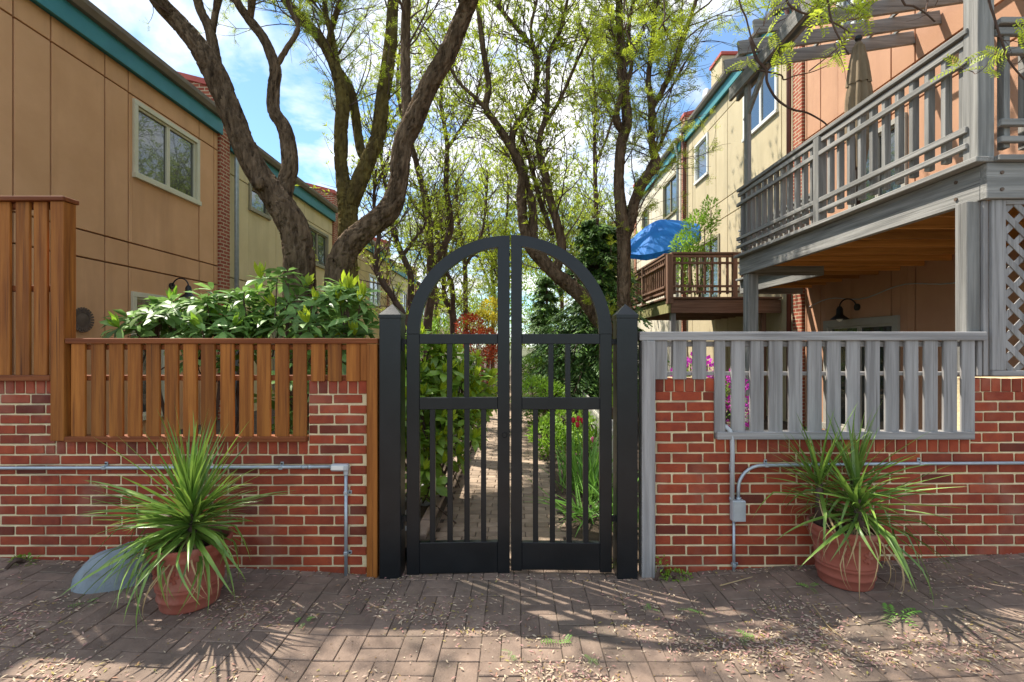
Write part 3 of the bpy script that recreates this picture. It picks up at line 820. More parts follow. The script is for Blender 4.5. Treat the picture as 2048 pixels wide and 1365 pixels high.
def yucca(label, heads, seed):
    r = random.Random(seed)
    base = heads[0][0]
    t = thing('yucca', label, 'plant', (base[0], base[1], base[2] - .2), 'yuccas in terracotta pots')
    st = MB()
    for (c, nu, nm, nd, ny, sc_) in heads:
        st.tube([(c[0], c[1], c[2] - .26), (c[0] + .01, c[1], c[2] - .1), (c[0], c[1], c[2] + .05)], [.03, .028, .018], 8)
        for kind, n_ in (('u', nu), ('m', nm), ('d', nd), ('y', ny)):
            for i in range(n_):
                az = r.uniform(0, 2 * pi)
                if kind == 'u': el = radians(r.uniform(48, 86)); me = r.choice(YUP); dz = r.uniform(.0, .08)
                elif kind == 'm': el = radians(r.uniform(14, 48)); me = r.choice(YMD + YUP); dz = r.uniform(-.05, .04)
                elif kind == 'd': el = radians(r.uniform(-22, 20)); me = r.choice(YDR); dz = r.uniform(-.10, -.02)
                else: el = radians(r.uniform(-40, 5)); me = r.choice(YDY); dz = r.uniform(-.14, -.05)
                s_ = sc_ * r.uniform(.72, 1.08)
                if sin(az) > 0.2 and kind != 'u': s_ *= 0.72       # less room towards the wall
                Mx = Matrix.Translation((c[0], c[1], c[2] + dz)) @ Matrix.Rotation(az, 4, 'Z') @ Matrix.Rotation(-el, 4, 'Y') @ Matrix.Rotation(r.gauss(0, .35), 4, 'X') @ Matrix.Scale(s_, 4)
                inst('blade', me, Mx, t)
    obj('stem', st, m_barkf, t, True)
    return t
PLc = Vector((fx(381, 2.78), 2.78, ground_z(fx(381, 2.78))))
pot_of('round terracotta pot on the pavement beside the grey fake rock', PLc, .212, .148, .365)
yucca('full round yucca with arching blades in the pot beside the grey fake rock', [((PLc.x + .00, PLc.y, PLc.z + .47), 60, 96, 96, 44, 1.03)], 4)
PRc = Vector((fx(1690, 2.98), 2.98, ground_z(fx(1690, 2.98))))
pot_of('round terracotta pot on the pavement below the grey fence', PRc, .205, .145, .355)
yucca('open three-headed yucca in the pot below the grey fence', [((PRc.x - .15, PRc.y + .02, PRc.z + .56), 28, 24, 12, 9, .86), ((PRc.x + .02, PRc.y - .08, PRc.z + .49), 10, 42, 44, 26, 1.04), ((PRc.x + .09, PRc.y + .05, PRc.z + .56), 24, 24, 14, 8, .90)], 9)

# grey fake rock
def rock(name, c, sx, sy, sz, seed, mat, flat=0.0, sub=3):
    import bmesh
    bm = bmesh.new()
    bmesh.ops.create_icosphere(bm, subdivisions=sub, radius=1.0)
    for v in bm.verts:
        p = v.co.copy()
        k = 1 + 0.22 * noise.noise(p * 1.1 + Vector((seed, 0, 0))) + 0.07 * noise.noise(p * 3.1 + Vector((0, seed, 0)))
        q = Vector((p.x * sx, p.y * sy, max(p.z, -0.55) * sz)) * k
        v.co = q
    b = MB(); b.add([v.co + Vector(c) for v in bm.verts], [tuple(v.index for v in f.verts) for f in bm.faces])
    bm.free()
    return b
b = MB()
cx_, cy_ = fx(222, 2.98), 2.98
zg = ground_z(cx_)
import bmesh as _bm
bm_ = _bm.new()
_bm.ops.create_grid(bm_, x_segments=28, y_segments=18, size=1.0)
vs, fs = [], [tuple(v.index for v in f.verts) for f in bm_.faces]
for v in bm_.verts:
    u, vv = v.co.x, v.co.y
    # a low lopsided dome: steep to the right, a long slope to the left
    rr_ = max(abs(u), abs(vv)); ang = math.atan2(vv, u)
    rad = rr_ * (1.0 + 0.06 * sin(3 * ang + 1))
    x_, y_ = rad * cos(ang) * .205, rad * sin(ang) * .17
    hgt = .26 * max(0, 1 - rr_ ** 3.4) ** 0.6 * (0.74 + 0.36 * min(.6, x_ / .235)) + .022 * noise.noise(Vector((x_ * 8, y_ * 8, 2))) + .006 * noise.noise(Vector((x_ * 30, y_ * 30, 5)))
    vs.append((cx_ + x_, cy_ + y_, zg + max(-.01, hgt) - (.02 if rr_ > .98 else 0)))
bm_.free()
fr = obj('fake_rock', b.add(vs, fs), m_rockc, None, True, base=True)
tag(fr, 'smooth blue-grey fake rock cover lying against the brick wall', 'rock')

# ================================================================== HOUSES
XL, XR = -5.72, 5.40
def window(parent, s, X, y0, y1, z0, z1, mat, panes=2, tw=0.075, sash=None):
    """a casement in a wall that faces -s along X: trim, sash frames and panes; s = -1 left row, +1 right row"""
    o = -s                                          # outward direction
    def bx(xa, xb, ya, yb, za, zb, bev=.003):
        xa, xb = X + o * xa, X + o * xb
        return MB().box(min(xa, xb), max(xa, xb), ya, yb, za, zb, bev)
    w_ = obj('window', bx(-.03, .035, y0, y1, z1 - tw, z1), mat, parent)
    obj('sill', bx(-.03, .055, y0 - .01, y1 + .01, z0 - .01, z0 + tw * .9), mat, w_)
    obj('jamb', bx(-.03, .034, y0, y0 + tw, z0 + tw * .9, z1 - tw), mat, w_)
    obj('jamb', bx(-.03, .034, y1 - tw, y1, z0 + tw * .9, z1 - tw), mat, w_)
    wd = (y1 - y0 - 2 * tw) / panes
    for k in range(panes):
        a, c = y0 + tw + k * wd, y0 + tw + (k + 1) * wd
        za, zb = z0 + tw * .9, z1 - tw
        f = .035
        b = bx(-.05, .0, a + .002, a + f, za, zb)
        for q in (bx(-.05, .0, c - f, c - .002, za, zb), bx(-.05, .0, a + f, c - f, za, za + f), bx(-.05, .0, a + f, c - f, zb - f, zb)): b.add(q.v, q.f)
        obj('sash', b, sash or mat, w_)
        obj('pane', bx(-.036, -.030, a + f - .004, c - f + .004, za + f - .004, zb - f + .004, 0), m_glass, w_)
    return w_
def house(label, s, X, y0, y1, z0, ze, mat, gy, gz, wins, fin=True, group=None, fin_top=0.95, spout=None, siding=False):
    """one row house: stucco panels between grooves, windows in their own openings, fascia, gutter, roof, fire wall"""
    o = -s
    t = thing('row_house', label, 'house', (X, (y0 + y1) / 2, z0), group)
    def bx(xa, xb, ya, yb, za, zb, bev=.0):
        xa, xb = X + o * xa, X + o * xb
        return MB().box(min(xa, xb), max(xa, xb), ya, yb, za, zb, bev)
    yf = y1 - 0.30 if fin else y1
    obj('wall_core', bx(-6.0, -.055, y0, y1, z0, ze + .02), m_groove, t)
    ys = [y0] + sorted(g for g in gy if y0 < g < yf) + [yf]
    zs = [z0] + [g for g in gz] + [ze + .03]
    gap = 0.011
    for i in range(len(ys) - 1):
        for j in range(len(zs) - 1):
            rects = [(ys[i] + gap, ys[i + 1] - gap, zs[j] + gap, zs[j + 1] - gap)]
            for (a, c, za, zb) in [w_[:4] for w_ in wins]:
                nr = []
                for (p, q, u, v) in rects:
                    if a >= q or c <= p or za >= v or zb <= u: nr.append((p, q, u, v)); continue
                    if a > p: nr.append((p, a, u, v))
                    if c < q: nr.append((c, q, u, v))
                    m0, m1 = max(a, p), min(c, q)
                    if za > u: nr.append((m0, m1, u, za))
                    if zb < v: nr.append((m0, m1, zb, v))
                rects = nr
            for (p, q, u, v) in rects:
                if q - p > .012 and v - u > .012:
                    obj('wall_panel', bx(-.06, 0, p, q, u, v, .004), mat, t)
    for w_ in wins: window(t, s, X, w_[0], w_[1], w_[2], w_[3], w_[4], w_[5], w_[6] if len(w_) > 6 else .075)
    if fin:
        obj('brick_pilaster', bx(-.3, .05, yf + .002, y1 - .002, z0, ze + .35), m_finb, t)
        d = 3.0; zt = ze + fin_top
        b = MB(); xa, xb = X + o * .06, X - o * d
        prof = [(xa, ze - .05), (xa, zt), (xb, zt + .26 * d), (xb, ze - .05)]
        vs = [(x, yy, z) for yy in (yf - .01, y1 + .01) for x, z in prof]
        b.add(vs, [(0, 1, 2, 3), (7, 6, 5, 4), (0, 4, 5, 1), (1, 5, 6, 2), (2, 6, 7, 3), (3, 7, 4, 0)])
        fw = obj('fire_wall', b, m_finb, t)
        b = MB(); prof = [(xa + o * .03, zt - .07), (xa + o * .03, zt + .035), (xb, zt + .26 * d + .045), (xb, zt + .26 * d - .06)]
        vs = [(x, yy, z) for yy in (yf - .05, y1 + .05) for x, z in prof]
        b.add(vs, [(0, 1, 2, 3), (7, 6, 5, 4), (0, 4, 5, 1), (1, 5, 6, 2), (2, 6, 7, 3), (3, 7, 4, 0)])
        obj('coping', b, m_redm, fw)
    fa = obj('fascia', bx(.06, .10, y0 + .01, yf - .003, ze, ze + .30, .004), m_teal, t)
    obj('soffit', bx(-.05, .06, y0 + .01, yf - .003, ze + .03, ze + .06), m_teal, t)
    b = MB()
    prof = [(.10, .27), (.10, .39), (.13, .39), (.13, .36), (.20, .38), (.225, .40), (.215, .34), (.17, .27)]
    n = len(prof)
    vs = [(X + o * p, yy, ze + q) for yy in (y0, yf - .004) for p, q in prof]
    b.add(vs, [(i, (i + 1) % n, n + (i + 1) % n, n + i) for i in range(n)] + [tuple(range(n)), tuple(range(2 * n - 1, n - 1, -1))])
    obj('gutter', b, m_gut, t)
    b = MB(); d = 6.0
    vs = [(X + o * p, yy, z) for yy in (y0, yf - .01) for p, z in ((.14, ze + .40), (.14, ze + .44), (-d, ze + .44 + .22 * d), (-d, ze + .40 + .22 * d))]
    b.add(vs, [(0, 1, 2, 3), (7, 6, 5, 4), (0, 4, 5, 1), (1, 5, 6, 2), (2, 6, 7, 3), (3, 7, 4, 0)])
    obj('roof', b, m_roof, t)
    if spout:
        (sy, mt, ztop) = spout
        xo = X + o * .09
        obj('downspout', MB().tube([(X + o * .17, sy, ztop), (X + o * .17, sy, ztop - .10), (xo, sy, ztop - .42), (xo, sy, z0 + .1)], .045, 8), mt, t, True)
    return t
def yL(px): return XL * F / (px - CX)
def yR(px): return XR * F / (px - CX)
RL = 'row houses along the left of the garden'
RR = 'row houses along the right of the garden'
house('tan stucco row house with cream framed window and teal fascia', -1, XL, 3.6, yL(455), 0.0, 5.58, m_tan, [yL(27), yL(102), yL(210), yL(257), yL(398.5), yL(428)], [2.70, 3.06, 5.28],
      [(yL(265), yL(397), 4.06, 5.23, m_trimc, 2), (yL(262), yL(330), 0.4, 2.34, m_trimc, 1)], spout=None)
h2 = house('cream stucco row house with small olive windows behind the forked tree', -1, XL, yL(455), yL(672), 0.0, 5.40, m_cream, [yL(q) for q in (476, 552, 586, 609, 658)], [2.90, 4.98],
      [(yL(497), yL(538), 4.45, 5.03, m_trimo, 1), (yL(612), yL(655), 3.82, 4.88, m_trimo, 2), (yL(545), yL(602), 0.5, 2.2, m_trimo, 2)], spout=(yL(455) + .16, m_galv, 5.72))
house('buff row house with white paned window beyond the cream one', -1, XL, yL(672), yL(777), 0.0, 5.2, m_cream2, [yL(q) for q in (690, 706, 722, 738, 760)], [2.7, 4.7],
      [(yL(738), yL(759), 3.15, 4.35, m_trimw, 2, .06), (yL(690), yL(702), 3.3, 4.2, m_trimo, 1)])
house('pale yellow row house half hidden by thin trunks', -1, XL, yL(777), yL(832), 0.0, 5.0, m_cream, [yL(q) for q in (790, 805, 818)], [2.7, 4.6],
      [(yL(800), yL(815), 2.6, 4.3, m_trimw, 3, .06), (yL(785), yL(791), 3.3, 4.3, m_trimw, 1)])
house('far tan row house near the end of the garden', -1, XL, yL(832), yL(875), 0.0, 4.8, m_cream2, [yL(850)], [2.7, 4.5], [(yL(845), yL(858), 3.0, 4.2, m_trimw, 2, .06)])
house('farthest pale row house beyond the far tan one, past the thin trunks', -1, XL, yL(875), yL(905), 0.0, 4.7, m_cream, [yL(890)], [2.7], [(yL(880), yL(895), 3.0, 4.2, m_trimw, 2, .06)])

house('peach stucco row house behind the grey timber deck', 1, XR, 3.3, yR(1590), 0.0, 8.0, m_orange, [yR(q) for q in (1613.6, 1641, 1782, 1830, 1960, 2080)], [4.85, 5.36, 7.6],
      [(yR(1735), yR(1676), 6.45, 7.6, m_trimw, 2), (yR(1815), yR(1700), 2.86, 4.75, m_gtrim, 2), (yR(1800), yR(1650), 0.1, 1.96, m_gtrim, 2, .11)], fin_top=1.3, spout=(yR(1590) + .05, m_dspr, 8.3))
house('straw yellow row house with white framed windows behind the brown deck', 1, XR, yR(1590), yR(1366), 0.0, 7.95, m_rcream, [yR(q) for q in (1574, 1563, 1487, 1455, 1432, 1385, 1376)], [4.85, 5.32, 7.55],
      [(yR(1556), yR(1488), 6.34, 7.58, m_trimw, 2), (yR(1417), yR(1391), 6.34, 7.52, m_trimw, 1, .07), (yR(1440), yR(1400), 2.5, 4.5, m_trimo, 2)], fin_top=.9, spout=(yR(1366) - .35, m_dspr, 8.2))
house('white boarded row house with dark framed windows beyond the straw yellow one', 1, XR, yR(1366), yR(1270), 0.0, 7.85, m_white, [yR(q) for q in (1362, 1340, 1322, 1312, 1303, 1281)], [5.2, 7.4],
      [(yR(1356), yR(1327), 6.05, 7.35, m_trimo, 2, .07), (yR(1298), yR(1285), 5.9, 7.2, m_trimo, 1, .07)], fin_top=.9, spout=(yR(1366) + .25, m_galv, 8.2))
house('far cream row house half hidden by the evergreen', 1, XR, yR(1270), yR(1219), 0.0, 7.6, m_rcream, [yR(1245)], [5.0, 7.2], [(yR(1250), yR(1238), 5.8, 7.0, m_trimo, 2)], fin_top=.9)
house('farthest white row house beyond the evergreen, past the far cream one', 1, XR, yR(1219), yR(1180), 0.0, 7.3, m_white, [yR(1200)], [5.0], [(yR(1205), yR(1195), 5.6, 6.8, m_trimo, 2)], fin_top=.9)

# satellite dish on the straw house roof
t = thing('satellite_dish', 'small grey satellite dish on the roof edge of the straw yellow house', 'satellite dish', (XR + .2, 14.2, 8.3))
p = at(1413, 193, 14.1)
obj('dish', MB().add([tuple(p)] + [(p.x + .10 * cos(a), p.y - .08 * cos(a), p.z + .24 * sin(a)) for a in [2 * pi * k / 20 for k in range(20)]] + [(p.x + .06, p.y + .05, p.z)] ,
    [(0, 1 + k, 1 + (k + 1) % 20) for k in range(20)] + [(21, 1 + (k + 1) % 20, 1 + k) for k in range(20)]), m_pvc, t, True)
obj('mast', MB().tube([p + Vector((.05, .03, -.02)), p + Vector((.10, .06, -.45))], .02, 8), m_galv, t)
# flue box at the far end of the straw roof
p = at(1455, 135, 10.6)
t = thing('chimney', 'boxy cream chimney with dark red cap above the straw yellow house', 'chimney', (5.75, 12.95, 8.2))
obj('stack', MB().box(5.42, 6.1, 12.6, 13.3, 8.2, 9.16, .01), m_rcream, t)
obj('cap', MB().box(5.38, 6.14, 12.56, 13.34, 9.16, 9.25, .01), m_redm, t)

# ------------------------------------------------ gooseneck lamps
def goose(label, wall_pt, o, group='gooseneck wall lamps'):
    """wall plate, curved arm, bell shade and bulb; o = outward along X"""
    p = Vector(wall_pt)
    t = thing('wall_lamp', label, 'lamp', p, group)
    obj('wall_plate', MB().tube([p, p + Vector((o * .03, 0, 0))], .055, 16), m_iron, t)
    pts = [p + Vector((o * (.03 + .13 * (1 - cos(a))), 0, .13 * sin(a) + (.0))) for a in [pi * k / 12 for k in range(13)]]
    obj('arm', MB().tube(pts, .011, 8), m_iron, t, True)
    c = p + Vector((o * .29, 0, -.02))
    obj('shade', MB().lathe([(.025, .03), (.03, .02), (.045, -.01), (.05, -.10), (.07, -.12), (.13, -.17), (.128, -.175), (.06, -.125)], c, 24), m_iron, t, True)
    obj('bulb', MB().lathe([(.001, -.21), (.03, -.20), (.045, -.17), (.03, -.13)], c, 14), m_bulb, t, True)
    return t
goose('black gooseneck lamp on the shaded peach wall under the grey deck', (XR, 5.40 * F / 685, 2.14), -1)
goose('black gooseneck lamp on the peach wall above the deck rail', (XR, 7.35, 5.02), -1)
goose('black gooseneck lamp on the yellow wall under the brown deck', (XR, 5.40 * F / 375, 1.72), -1)
goose('grey gooseneck lamp on the straw wall beside the climbing vine', (XR, 5.40 * F / 352, 4.80), -1)
goose('black gooseneck lamp on the tan wall above the rhododendron', (XL, yL(342), 2.52), 1)

# sun-face ornament on the tan wall
p = Vector((XL + .01, 6.30, 1.87))
t = thing('sun_ornament', 'round rusty metal sun ornament hanging on the tan wall', 'ornament', p)
b = MB()
k = 26; vs = [(p.x + .05, p.y, p.z)]
for i in range(k):
    a = 2 * pi * i / k; vs.append((p.x + .03, p.y + .10 * cos(a), p.z + .10 * sin(a)))
b.add(vs, [(0, 1 + i, 1 + (i + 1) % k) for i in range(k)])
obj('disc', b, m_rust, t, True)
for i in range(k):
    a = 2 * pi * i / k
    q0 = p + Vector((.03, .096 * cos(a), .096 * sin(a))); q1 = p + Vector((.035, .165 * cos(a + .05), .165 * sin(a + .05)))
    obj('ray', MB().beam(q0, q1, .012, .026, .003), m_rust, t)

# ================================================================== DECKS
def seg(name, a, b_, wd, hg, mat, parent, bev=.004): return obj(name, MB().beam(a, b_, wd, hg, bev), mat, parent)
def railing(t, a, b_, zf, mats, out_, sp=.136, posts=()):
    """rail between plan points a and b over floor height zf; out_ = plan direction to the outside"""
    mz, ml = mats
    a, b_, o = Vector((*a, 0)), Vector((*b_, 0)), Vector((*out_, 0))
    up = lambda p, z, k=0.0: Vector((p.x, p.y, zf + z)) + o * k
    seg('cap_rail', up(a, .925, .0), up(b_, .925, .0), .14, .04, ml, t)
    for z, k, h in ((.865, .035, .05), (.725, .055, .045), (.255, .055, .045), (.145, .055, .04)):
        seg('rail', up(a, z, k), up(b_, z, k), .035, h, ml, t)
    n = max(1, int((b_ - a).length / sp))
    for i in range(n):
        p = a + (b_ - a) * ((i + .5) / n)
        bb = up(p, .4925, .012); bw = abs((b_ - a).normalized().x) > .5
        obj('baluster', MB().box(bb.x - (.020 if bw else .026), bb.x + (.020 if bw else .026), bb.y - (.026 if bw else .020), bb.y + (.026 if bw else .020), zf + .10, zf + .885, .003), mz, t)
    for q in posts:
        p = a + (b_ - a) * q
        seg('post', up(p, .037, .03), up(p, .90, .03), .09, .09, mz, t)
G3 = (m_dkz, m_dky); G3x = (m_dkz, m_dkx)
DX, ZF = 3.10, 2.74
dk = thing('deck', 'raised grey timber deck with slatted railing against the peach house', 'deck', (4.2, 5.0, 0))
Y0, Y1, Y2, DX2 = 3.21, 6.66, 9.0, 4.20
seg('rim_beam', (DX + .03, Y0, 2.62), (DX + .03, Y1, 2.62), .05, .235, m_dky, dk)
seg('rim_beam', (DX + .004, Y0 - .026, 2.62), (XR - .02, Y0 - .026, 2.62), .05, .236, m_dkx, dk)
seg('rim_beam', (DX + .06, Y1 - .027, 2.62), (DX2 + .05, Y1 - .027, 2.62), .05, .234, m_dkx, dk)
seg('rim_beam', (DX2 + .03, Y1, 2.62), (DX2 + .03, Y2, 2.62), .05, .235, m_dky, dk)
seg('rim_beam', (DX2 + .06, Y2, 2.62), (XR - .02, Y2, 2.62), .05, .234, m_dkx, dk)
seg('edge_board', (DX - .015, Y0 - .06, ZF + .018), (DX - .015, Y1, ZF + .018), .12, .036, m_dky, dk)
seg('edge_board', (DX + .046, Y0 - .045, ZF + .018), (XR - .02, Y0 - .045, ZF + .018), .09, .0355, m_dkx, dk)
seg('edge_board', (DX2 - .015, Y1 + .01, ZF + .018), (DX2 - .015, Y2, ZF + .018), .12, .036, m_dky, dk)
y = Y0 + .08
while y < Y2:
    xa = DX + .062 if y < Y1 - .05 else DX2 + .062
    if y + .14 < Y2: obj('deck_board', MB().box(xa - .015, XR - .02, y, y + .135, ZF + .0, ZF + .034, .003), m_under, dk)
    y += .141
y = Y0 + .30
while y < Y2 - .1:
    xa = DX + .056 if y < Y1 - .05 else DX2 + .056
    obj('joist', MB().box(xa, XR - .02, y, y + .04, 2.585, ZF - .001, .003), m_joist, dk)
    y += .40
railing(dk, (DX + .02, Y0 + .04), (DX + .02, Y1 - .03), ZF, G3, (-1, 0), .136, (.48,))
railing(dk, (DX + .08, Y0 + .0), (XR - .1, Y0 + .0), ZF, G3x, (0, -1), .136, (.5,))
railing(dk, (DX2 + .02, Y1 + .06), (DX2 + .02, Y2 - .05), ZF, G3, (-1, 0), .136, (.5,))
for bx_, bz in ((DX + .10, 2.67), (DX + .10, 2.56), (DX + .32, 2.67)):
    obj('bolt', MB().tube([(bx_, Y0 - .058, bz), (bx_, Y0 - .050, bz)], .012, 10), m_rust, dk)
for by_, bz in ((Y0 + .05, 2.56), (Y0 + .05, 2.68)):
    obj('bolt', MB().tube([(DX - .004, by_ + .12, bz), (DX + .006, by_ + .12, bz)], .012, 10), m_rust, dk)
# support posts and the tall corner post
obj('support_post', MB().box(fx(1941), fx(1968), 3.225, 3.315, fz(752), 2.502, .004), m_dkz, dk)
obj('support_post', MB().box(DX + .02, DX + .16, Y1 - .22, Y1 - .08, 0.0, 2.502, .004), m_dkz, dk)
obj('support_post', MB().box(DX2 + .02, DX2 + .12, Y2 - .25, Y2 - .15, 0.0, 2.502, .004), m_dkz, dk)
obj('corner_post', MB().box(DX - .035, DX + .075, Y0 - .03, Y0 + .08, ZF + .037, 5.05, .004), m_dkz, dk)
# lattice under the deck front
lt = thing('lattice_panel', 'grey diagonal lattice panel under the front of the deck', 'lattice', (3.7, 3.2, fz(752)))
obj('frame', MB().box(fx(1969), fx(1979), 3.205, 3.235, fz(752), 2.50, .003), m_gryz, lt)
obj('frame', MB().box(fx(1980.5), fx(2008), 3.185, 3.215, fz(741), 2.50, .003), m_gryz, lt)
obj('frame', MB().box(fx(1980.5), 4.35, 3.182, 3.217, fz(752), fz(741.5), .003), m_gryx, lt)
obj('frame', MB().box(fx(2008.5), 4.35, 3.186, 3.214, 2.47, 2.501, .003), m_gryx, lt)
lx0, lx1, lz0, lz1 = fx(2006), 4.35, fz(742), 2.475
def clip_diag(c0, sg):
    """line x - sg*z = c0 clipped to the lattice opening"""
    pts = []
    for z in (lz0, lz1):
        x = c0 + sg * z
        if lx0 <= x <= lx1: pts.append((x, z))
    for x in (lx0, lx1):
        z = (x - c0) / sg
        if lz0 < z < lz1: pts.append((x, z))
    return pts[:2] if len(pts) >= 2 else None
c0 = -3.0
while c0 < 7.5:
    for sg, yy in ((1, 3.203), (-1, 3.195)):
        q = clip_diag(c0, sg)
        if q and (Vector(q[0]) - Vector(q[1])).length > .05:
            seg('lattice_strip', (q[0][0], yy, q[0][1]), (q[1][0], yy, q[1][1]), .007, .040, m_gryz, lt, .001)
    c0 += 0.142
# pergola over the deck
pg = thing('pergola', 'grey timber pergola with sloping rafters over the raised deck', 'pergola', (4.2, 5.0, ZF))
seg('beam', (DX + .01, 3.0, 5.16), (DX + .01, 6.95, 5.16), .045, .19, m_dky, pg)
seg('beam', (DX + .115, 3.0, 5.16), (DX + .115, 6.95, 5.16), .045, .19, m_dky, pg)
seg('post', (DX + .063, Y1 - .12, ZF + .03), (DX + .063, Y1 - .12, 5.24), .055, .10, m_dkz, pg)
seg('brace', (DX + .063, Y1 - .05, 4.62), (DX + .063, Y1 - .62, 5.10), .04, .085, m_dky, pg)
for k in range(9):
    y = 6.5 - k * .40
    seg('rafter', (DX - .27, y, 5.31), (XR - .01, y, 5.70), .042, .17, m_dkx, pg)
for k in range(6):
    x = 3.35 + k * .36
    z = 5.31 + (x - DX + .27) / (XR - DX + .27) * .39 + .104
    seg('purlin', (x, 3.1, z), (x, 6.7, z), .035, .035, m_dky, pg)
# closed parasol
def parasol_closed(label, base, top):
    t = thing('parasol', label, 'parasol', base)
    obj('pole', MB().tube([base, (base.x, base.y, top)], .019, 10), m_barkf, t, True)
    n, rows = 40, 16; vs, fs = [], []
    for j in range(rows + 1):
        q = j / rows
        z = top - .03 - q * 1.28
        r = .028 + .048 * min(1, q * 2.2) + .018 * sin(q * 3.1)
        if q > .78: r = .078 - (q - .78) * .16
        if q > .34: r += .006
        for i in range(n):
            a = 2 * pi * i / n
            rr = r * (1 + .22 * sin(8 * a + q * 1.2) * min(1, q * 3) + .05 * sin(19 * a + 4 * q))
            vs.append((base.x + rr * cos(a), base.y + rr * sin(a), z))
    for j in range(rows):
        for i in range(n):
            i2 = (i + 1) % n
            fs.append((j * n + i, (j + 1) * n + i, (j + 1) * n + i2, j * n + i2))
    fs.append(tuple(range(n)))
    obj('canopy', MB().add(vs, fs), m_umb, t, True)
    vs = []
    for j, (z, r) in enumerate(((top - .06, .042), (top - .26, .074), (top - .46, .094))):
        for i in range(n):
            a = 2 * pi * i / n; rr = r * (1 + .2 * sin(8 * a + .3))
            vs.append((base.x + rr * cos(a), base.y + rr * sin(a), z))
    obj('vent_flap', MB().add(vs, [(j * n + i, (j + 1) * n + i, (j + 1) * n + (i + 1) % n, j * n + (i + 1) % n) for j in range(2) for i in range(n)]), m_umb, t, True)
    obj('finial', MB().lathe([(.001, -.02), (.025, -.01), (.035, .01), (.03, .035), (.001, .05)], (base.x, base.y, top), 14), m_iron, t, True)
    return t
pb = at(1717, 100, 4.9)
parasol_closed('closed tan parasol standing on the grey deck', Vector((pb.x, pb.y, ZF + .036)), fz(80, 4.9))

# brown deck of the straw house
B3 = (m_brnz, m_brny); B3x = (m_brnz, m_brnx)
db = thing('deck', 'raised reddish-brown timber deck with mossy side board beside the straw yellow house', 'deck', (4.2, 11.3, 0))
bx0, by0, by1, zb = 3.10, 9.75, 13.3, 2.48
seg('rim_beam', (bx0 + .05, by0, 2.33), (XR - .02, by0, 2.33), .05, .27, m_brnx, db)
seg('rim_beam', (bx0 + .02, by0 - .025, 2.33), (bx0 + .02, by1, 2.33), .05, .272, m_mossb, db)
seg('edge_board', (bx0 + .03, by0 - .02, zb + .02), (XR - .02, by0 - .02, zb + .02), .10, .036, m_brnx, db)
seg('edge_board', (bx0 - .01, by0 + .03, zb + .02), (bx0 - .01, by1, zb + .02), .10, .035, m_brny, db)
for k in range(22):
    y = by0 + .06 + k * .16
    obj('deck_board', MB().box(bx0 + .05, XR - .02, y, y + .15, zb - .01, zb + .02, .003), m_brnx, db)
for k in range(8):
    obj('joist', MB().box(bx0 + .05, XR - .02, by0 + .3 + k * .42, by0 + .34 + k * .42, 2.22, zb - .011, .003), m_brnx, db)
railing(db, (bx0 + .06, by0 + .02), (XR - .1, by0 + .02), zb, B3x, (0, -1), .15, (.6,))
railing(db, (bx0 + .02, by0 + .1), (bx0 + .02, by1), zb, B3, (-1, 0), .14, (.5, 1.0))
obj('post', MB().box(bx0 - .03, bx0 + .09, by0 - .06, by0 + .06, zb - .1, zb + .905, .004), m_brnz, db)
for yy in (by0 + .06, by1 - .2):
    obj('support_post', MB().box(bx0 + .08, bx0 + .18, yy, yy + .10, 0, 2.20, .004), m_gryz, db)
obj('wall_beam', MB().box(XR - .35, XR - .25, by0 + .1, by0 + .2, 0, 2.2, .004), m_brnz, db)
# blue parasol, open and tilted
c = at(1322, 470, 12.0)
t = thing('parasol', 'open tilted bright blue parasol above the brown deck', 'parasol', (c.x + .1, 12.0, zb + .02))
n = 8; ax = Vector((-.34, -.40, .85)).normalized(); u = ax.orthogonal().normalized(); v = ax.cross(u)
vs, fs = [c + ax * .38], []
rings = 6
for j in range(1, rings + 1):
    q = j / rings
    for i in range(n * 4):
        a = 2 * pi * i / (n * 4)
        sag = 1 - .09 * q * (0.5 - 0.5 * cos(a * n))
        r = .98 * q * sag
        vs.append(c + (u * cos(a) + v * sin(a)) * r + ax * (.38 - .48 * q ** 1.35 - .03 * q * (0.5 - .5 * cos(a * n))))
m_ = n * 4
for i in range(m_):
    a = 2 * pi * i / m_
    r = .97 * (1 - .09 * (0.5 - 0.5 * cos(a * n)))
    vs.append(c + (u * cos(a) + v * sin(a)) * r + ax * (-.10 - .16))
fs = [(0, 1 + i, 1 + (i + 1) % m_) for i in range(m_)]
for j in range(rings):
    for i in range(m_):
        fs.append((1 + j * m_ + i, 1 + (j + 1) * m_ + i, 1 + (j + 1) * m_ + (i + 1) % m_, 1 + j * m_ + (i + 1) % m_))
obj('canopy', MB().add(vs, fs), m_umbb, t)
obj('pole', MB().tube([(c.x + .12, 12.05, zb + .02), (c.x + .10, 12.05, 3.7), c + ax * .28], .02, 8), m_galv, t, True)
for i in range(n):
    a = 2 * pi * i / n
    seg('rib', c + ax * .26, c + (u * cos(a) + v * sin(a)) * .95 + ax * (-.11), .012, .012, m_galv, t, .001)
# small statue on the far rail of the grey deck
p = Vector((DX2 + .02, 8.8, ZF + .945))
b = MB().lathe([(.001, 0), (.06, 0), (.06, .03), (.035, .05), (.045, .12), (.03, .19), (.05, .26), (.03, .31), (.022, .33), (.034, .37), (.02, .41), (.001, .42)], p, 12)
b.tube([p + Vector((0, -.04, .26)), p + Vector((-.03, -.09, .20)), p + Vector((-.04, -.05, .13))], [.016, .013, .009], 6)
tag(obj('statuette', b, m_stat, None, True, base=True), 'small white figure standing on the far end of the grey deck rail', 'statue')
